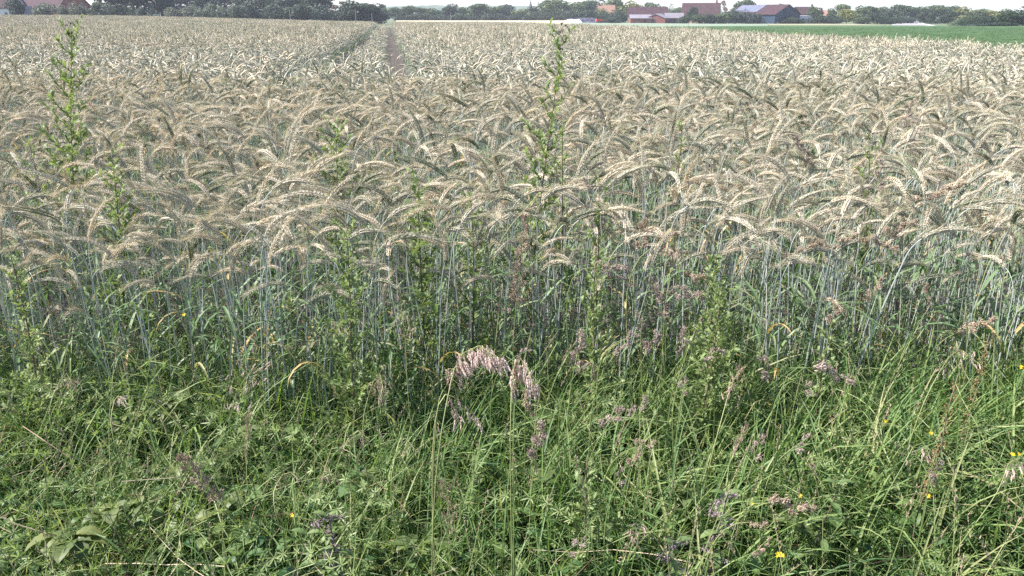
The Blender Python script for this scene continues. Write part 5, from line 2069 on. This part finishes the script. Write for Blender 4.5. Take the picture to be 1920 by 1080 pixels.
for u, v, w, y, kd, mt, lb in [
        (1466, 8, 26, 392, 'round', 'light', 'pale tree behind the right roof slope of the blue barn'),
        (1487, 15, 16, 350, 'round', 'dark', 'small dark tree over the corner bush of the blue barn'),
        (1531, 13, 28, 344, 'round', 'mid', 'green tree between the two village roofs'),
        (1560, 16, 24, 350, 'round', 'mid', 'green tree right of the pinkish roofed house'),
        (1580, 8, 30, 372, 'tall', 'light', 'tall pale tree behind the yellowish tree'),
        (1590, 17, 26, 330, 'tall', 'yellow', 'yellowish tree standing on the grass strip'),
        (1612, 11, 32, 360, 'round', 'light', 'pale green tree right of the yellowish one'),
        (1632, 12, 30, 365, 'round', 'mid', 'green tree above the large dark bush'),
        (1655, 13, 32, 368, 'round', 'light', 'light green tree further right above the dark bush'),
        (1672, 15, 28, 352, 'round', 'dark', 'dark tree left of the road end'),
        (1695, 9, 36, 374, 'round', 'mid', 'tallest green tree directly behind the road'),
        (1718, 13, 34, 376, 'round', 'mid', 'green tree behind the road, right of the tallest'),
        (1740, 12, 30, 380, 'round', 'light', 'pale tree behind the two small dark trees'),
        (1765, 10, 40, 372, 'round', 'mid', 'broad domed tree behind the bigger dark tree'),
        (1788, 11, 28, 376, 'round', 'light', 'pale tree right of the broad domed one'),
        (1812, 13, 40, 366, 'round', 'yellow', 'wide yellowish green tree behind the round clipped shrubs'),
        (1838, 17, 38, 360, 'round', 'light', 'light tree right of the wide yellowish one'),
        (1864, 20, 38, 356, 'round', 'yellow', 'low yellowish tree left of the big dark shrub'),
        (1890, 17, 34, 352, 'round', 'light', 'pale tree over the big dark shrub'),
        (1729, 24, 16, 300, 'round', 'dark', 'small dark tree right of the road, left of two'),
        (1749, 25, 17, 298, 'round', 'dark', 'small dark tree right of the road, right of two'),
        (1781, 21, 28, 280, 'round', 'dark', 'bigger dark tree standing at the field edge')]:
    T(u, v, w, y, kd, mt, lb, RT)
for u, v, w, y, kd, mt, lb in [
        (1640, 24, 42, 318, 'bush', 'dark', 'large dark bush left of the road'), (1668, 30, 36, 312, 'bush', 'dark', 'low dark bush beside the road end'), (1618, 31, 26, 316, 'bush', 'mid', 'low green bush right of the yellowish tree'),
        (1702, 30, 50, 345, 'bush', 'dark', 'dark hedge bush behind the road'), (1752, 31, 40, 340, 'bush', 'mid', 'hedge bush behind the two small dark trees'),
        (1796, 43, 25, 172, 'dome', 'blue', 'clipped dome shaped grey green shrub, smallest of the two domes'),
        (1826, 41, 34, 170, 'dome', 'blue', 'larger dome shaped grey green shrub beside the small dome'),
        (1818, 29, 44, 260, 'bush', 'mid', 'green bush behind the dome shrubs'), (1845, 31, 46, 240, 'bush', 'dark', 'dark bush right behind the larger dome shrub'),
        (1858, 42, 40, 176, 'bush', 'blue', 'low spreading grey green shrub right of the domes'),
        (1902, 14, 56, 190, 'bush', 'dark', 'big dark shrub at the right picture edge'), (1880, 40, 40, 178, 'bush', 'dark', 'low dark shrub at the foot of the big dark one'),
        (1945, 10, 70, 195, 'bush', 'dark', 'dark shrub reaching beyond the right picture edge')]:
    T(u, v, w, y, kd, mt, lb, 'shrubs along the right field edge')

# ------------------------------------------------------------------ hazy summer air
hz, hn, hl = new_mat('haze_air')
for q in list(hn):
    if q.type == 'BSDF_PRINCIPLED':
        hn.remove(q)
pv = hn.new('ShaderNodeVolumePrincipled')
pv.inputs['Color'].default_value = (0.78, 0.82, 1.0, 1)
pv.inputs['Density'].default_value = 0.00022
hl.new(pv.outputs[0], hn['Material Output'].inputs['Volume'])
m = MB()
m.box(-3700, 3700, -90, 2500, -7, 45)
tag(obj('haze', m.mesh('haze', [hz])), 'thin pale summer haze over the fields', 'haze', kind='stuff')
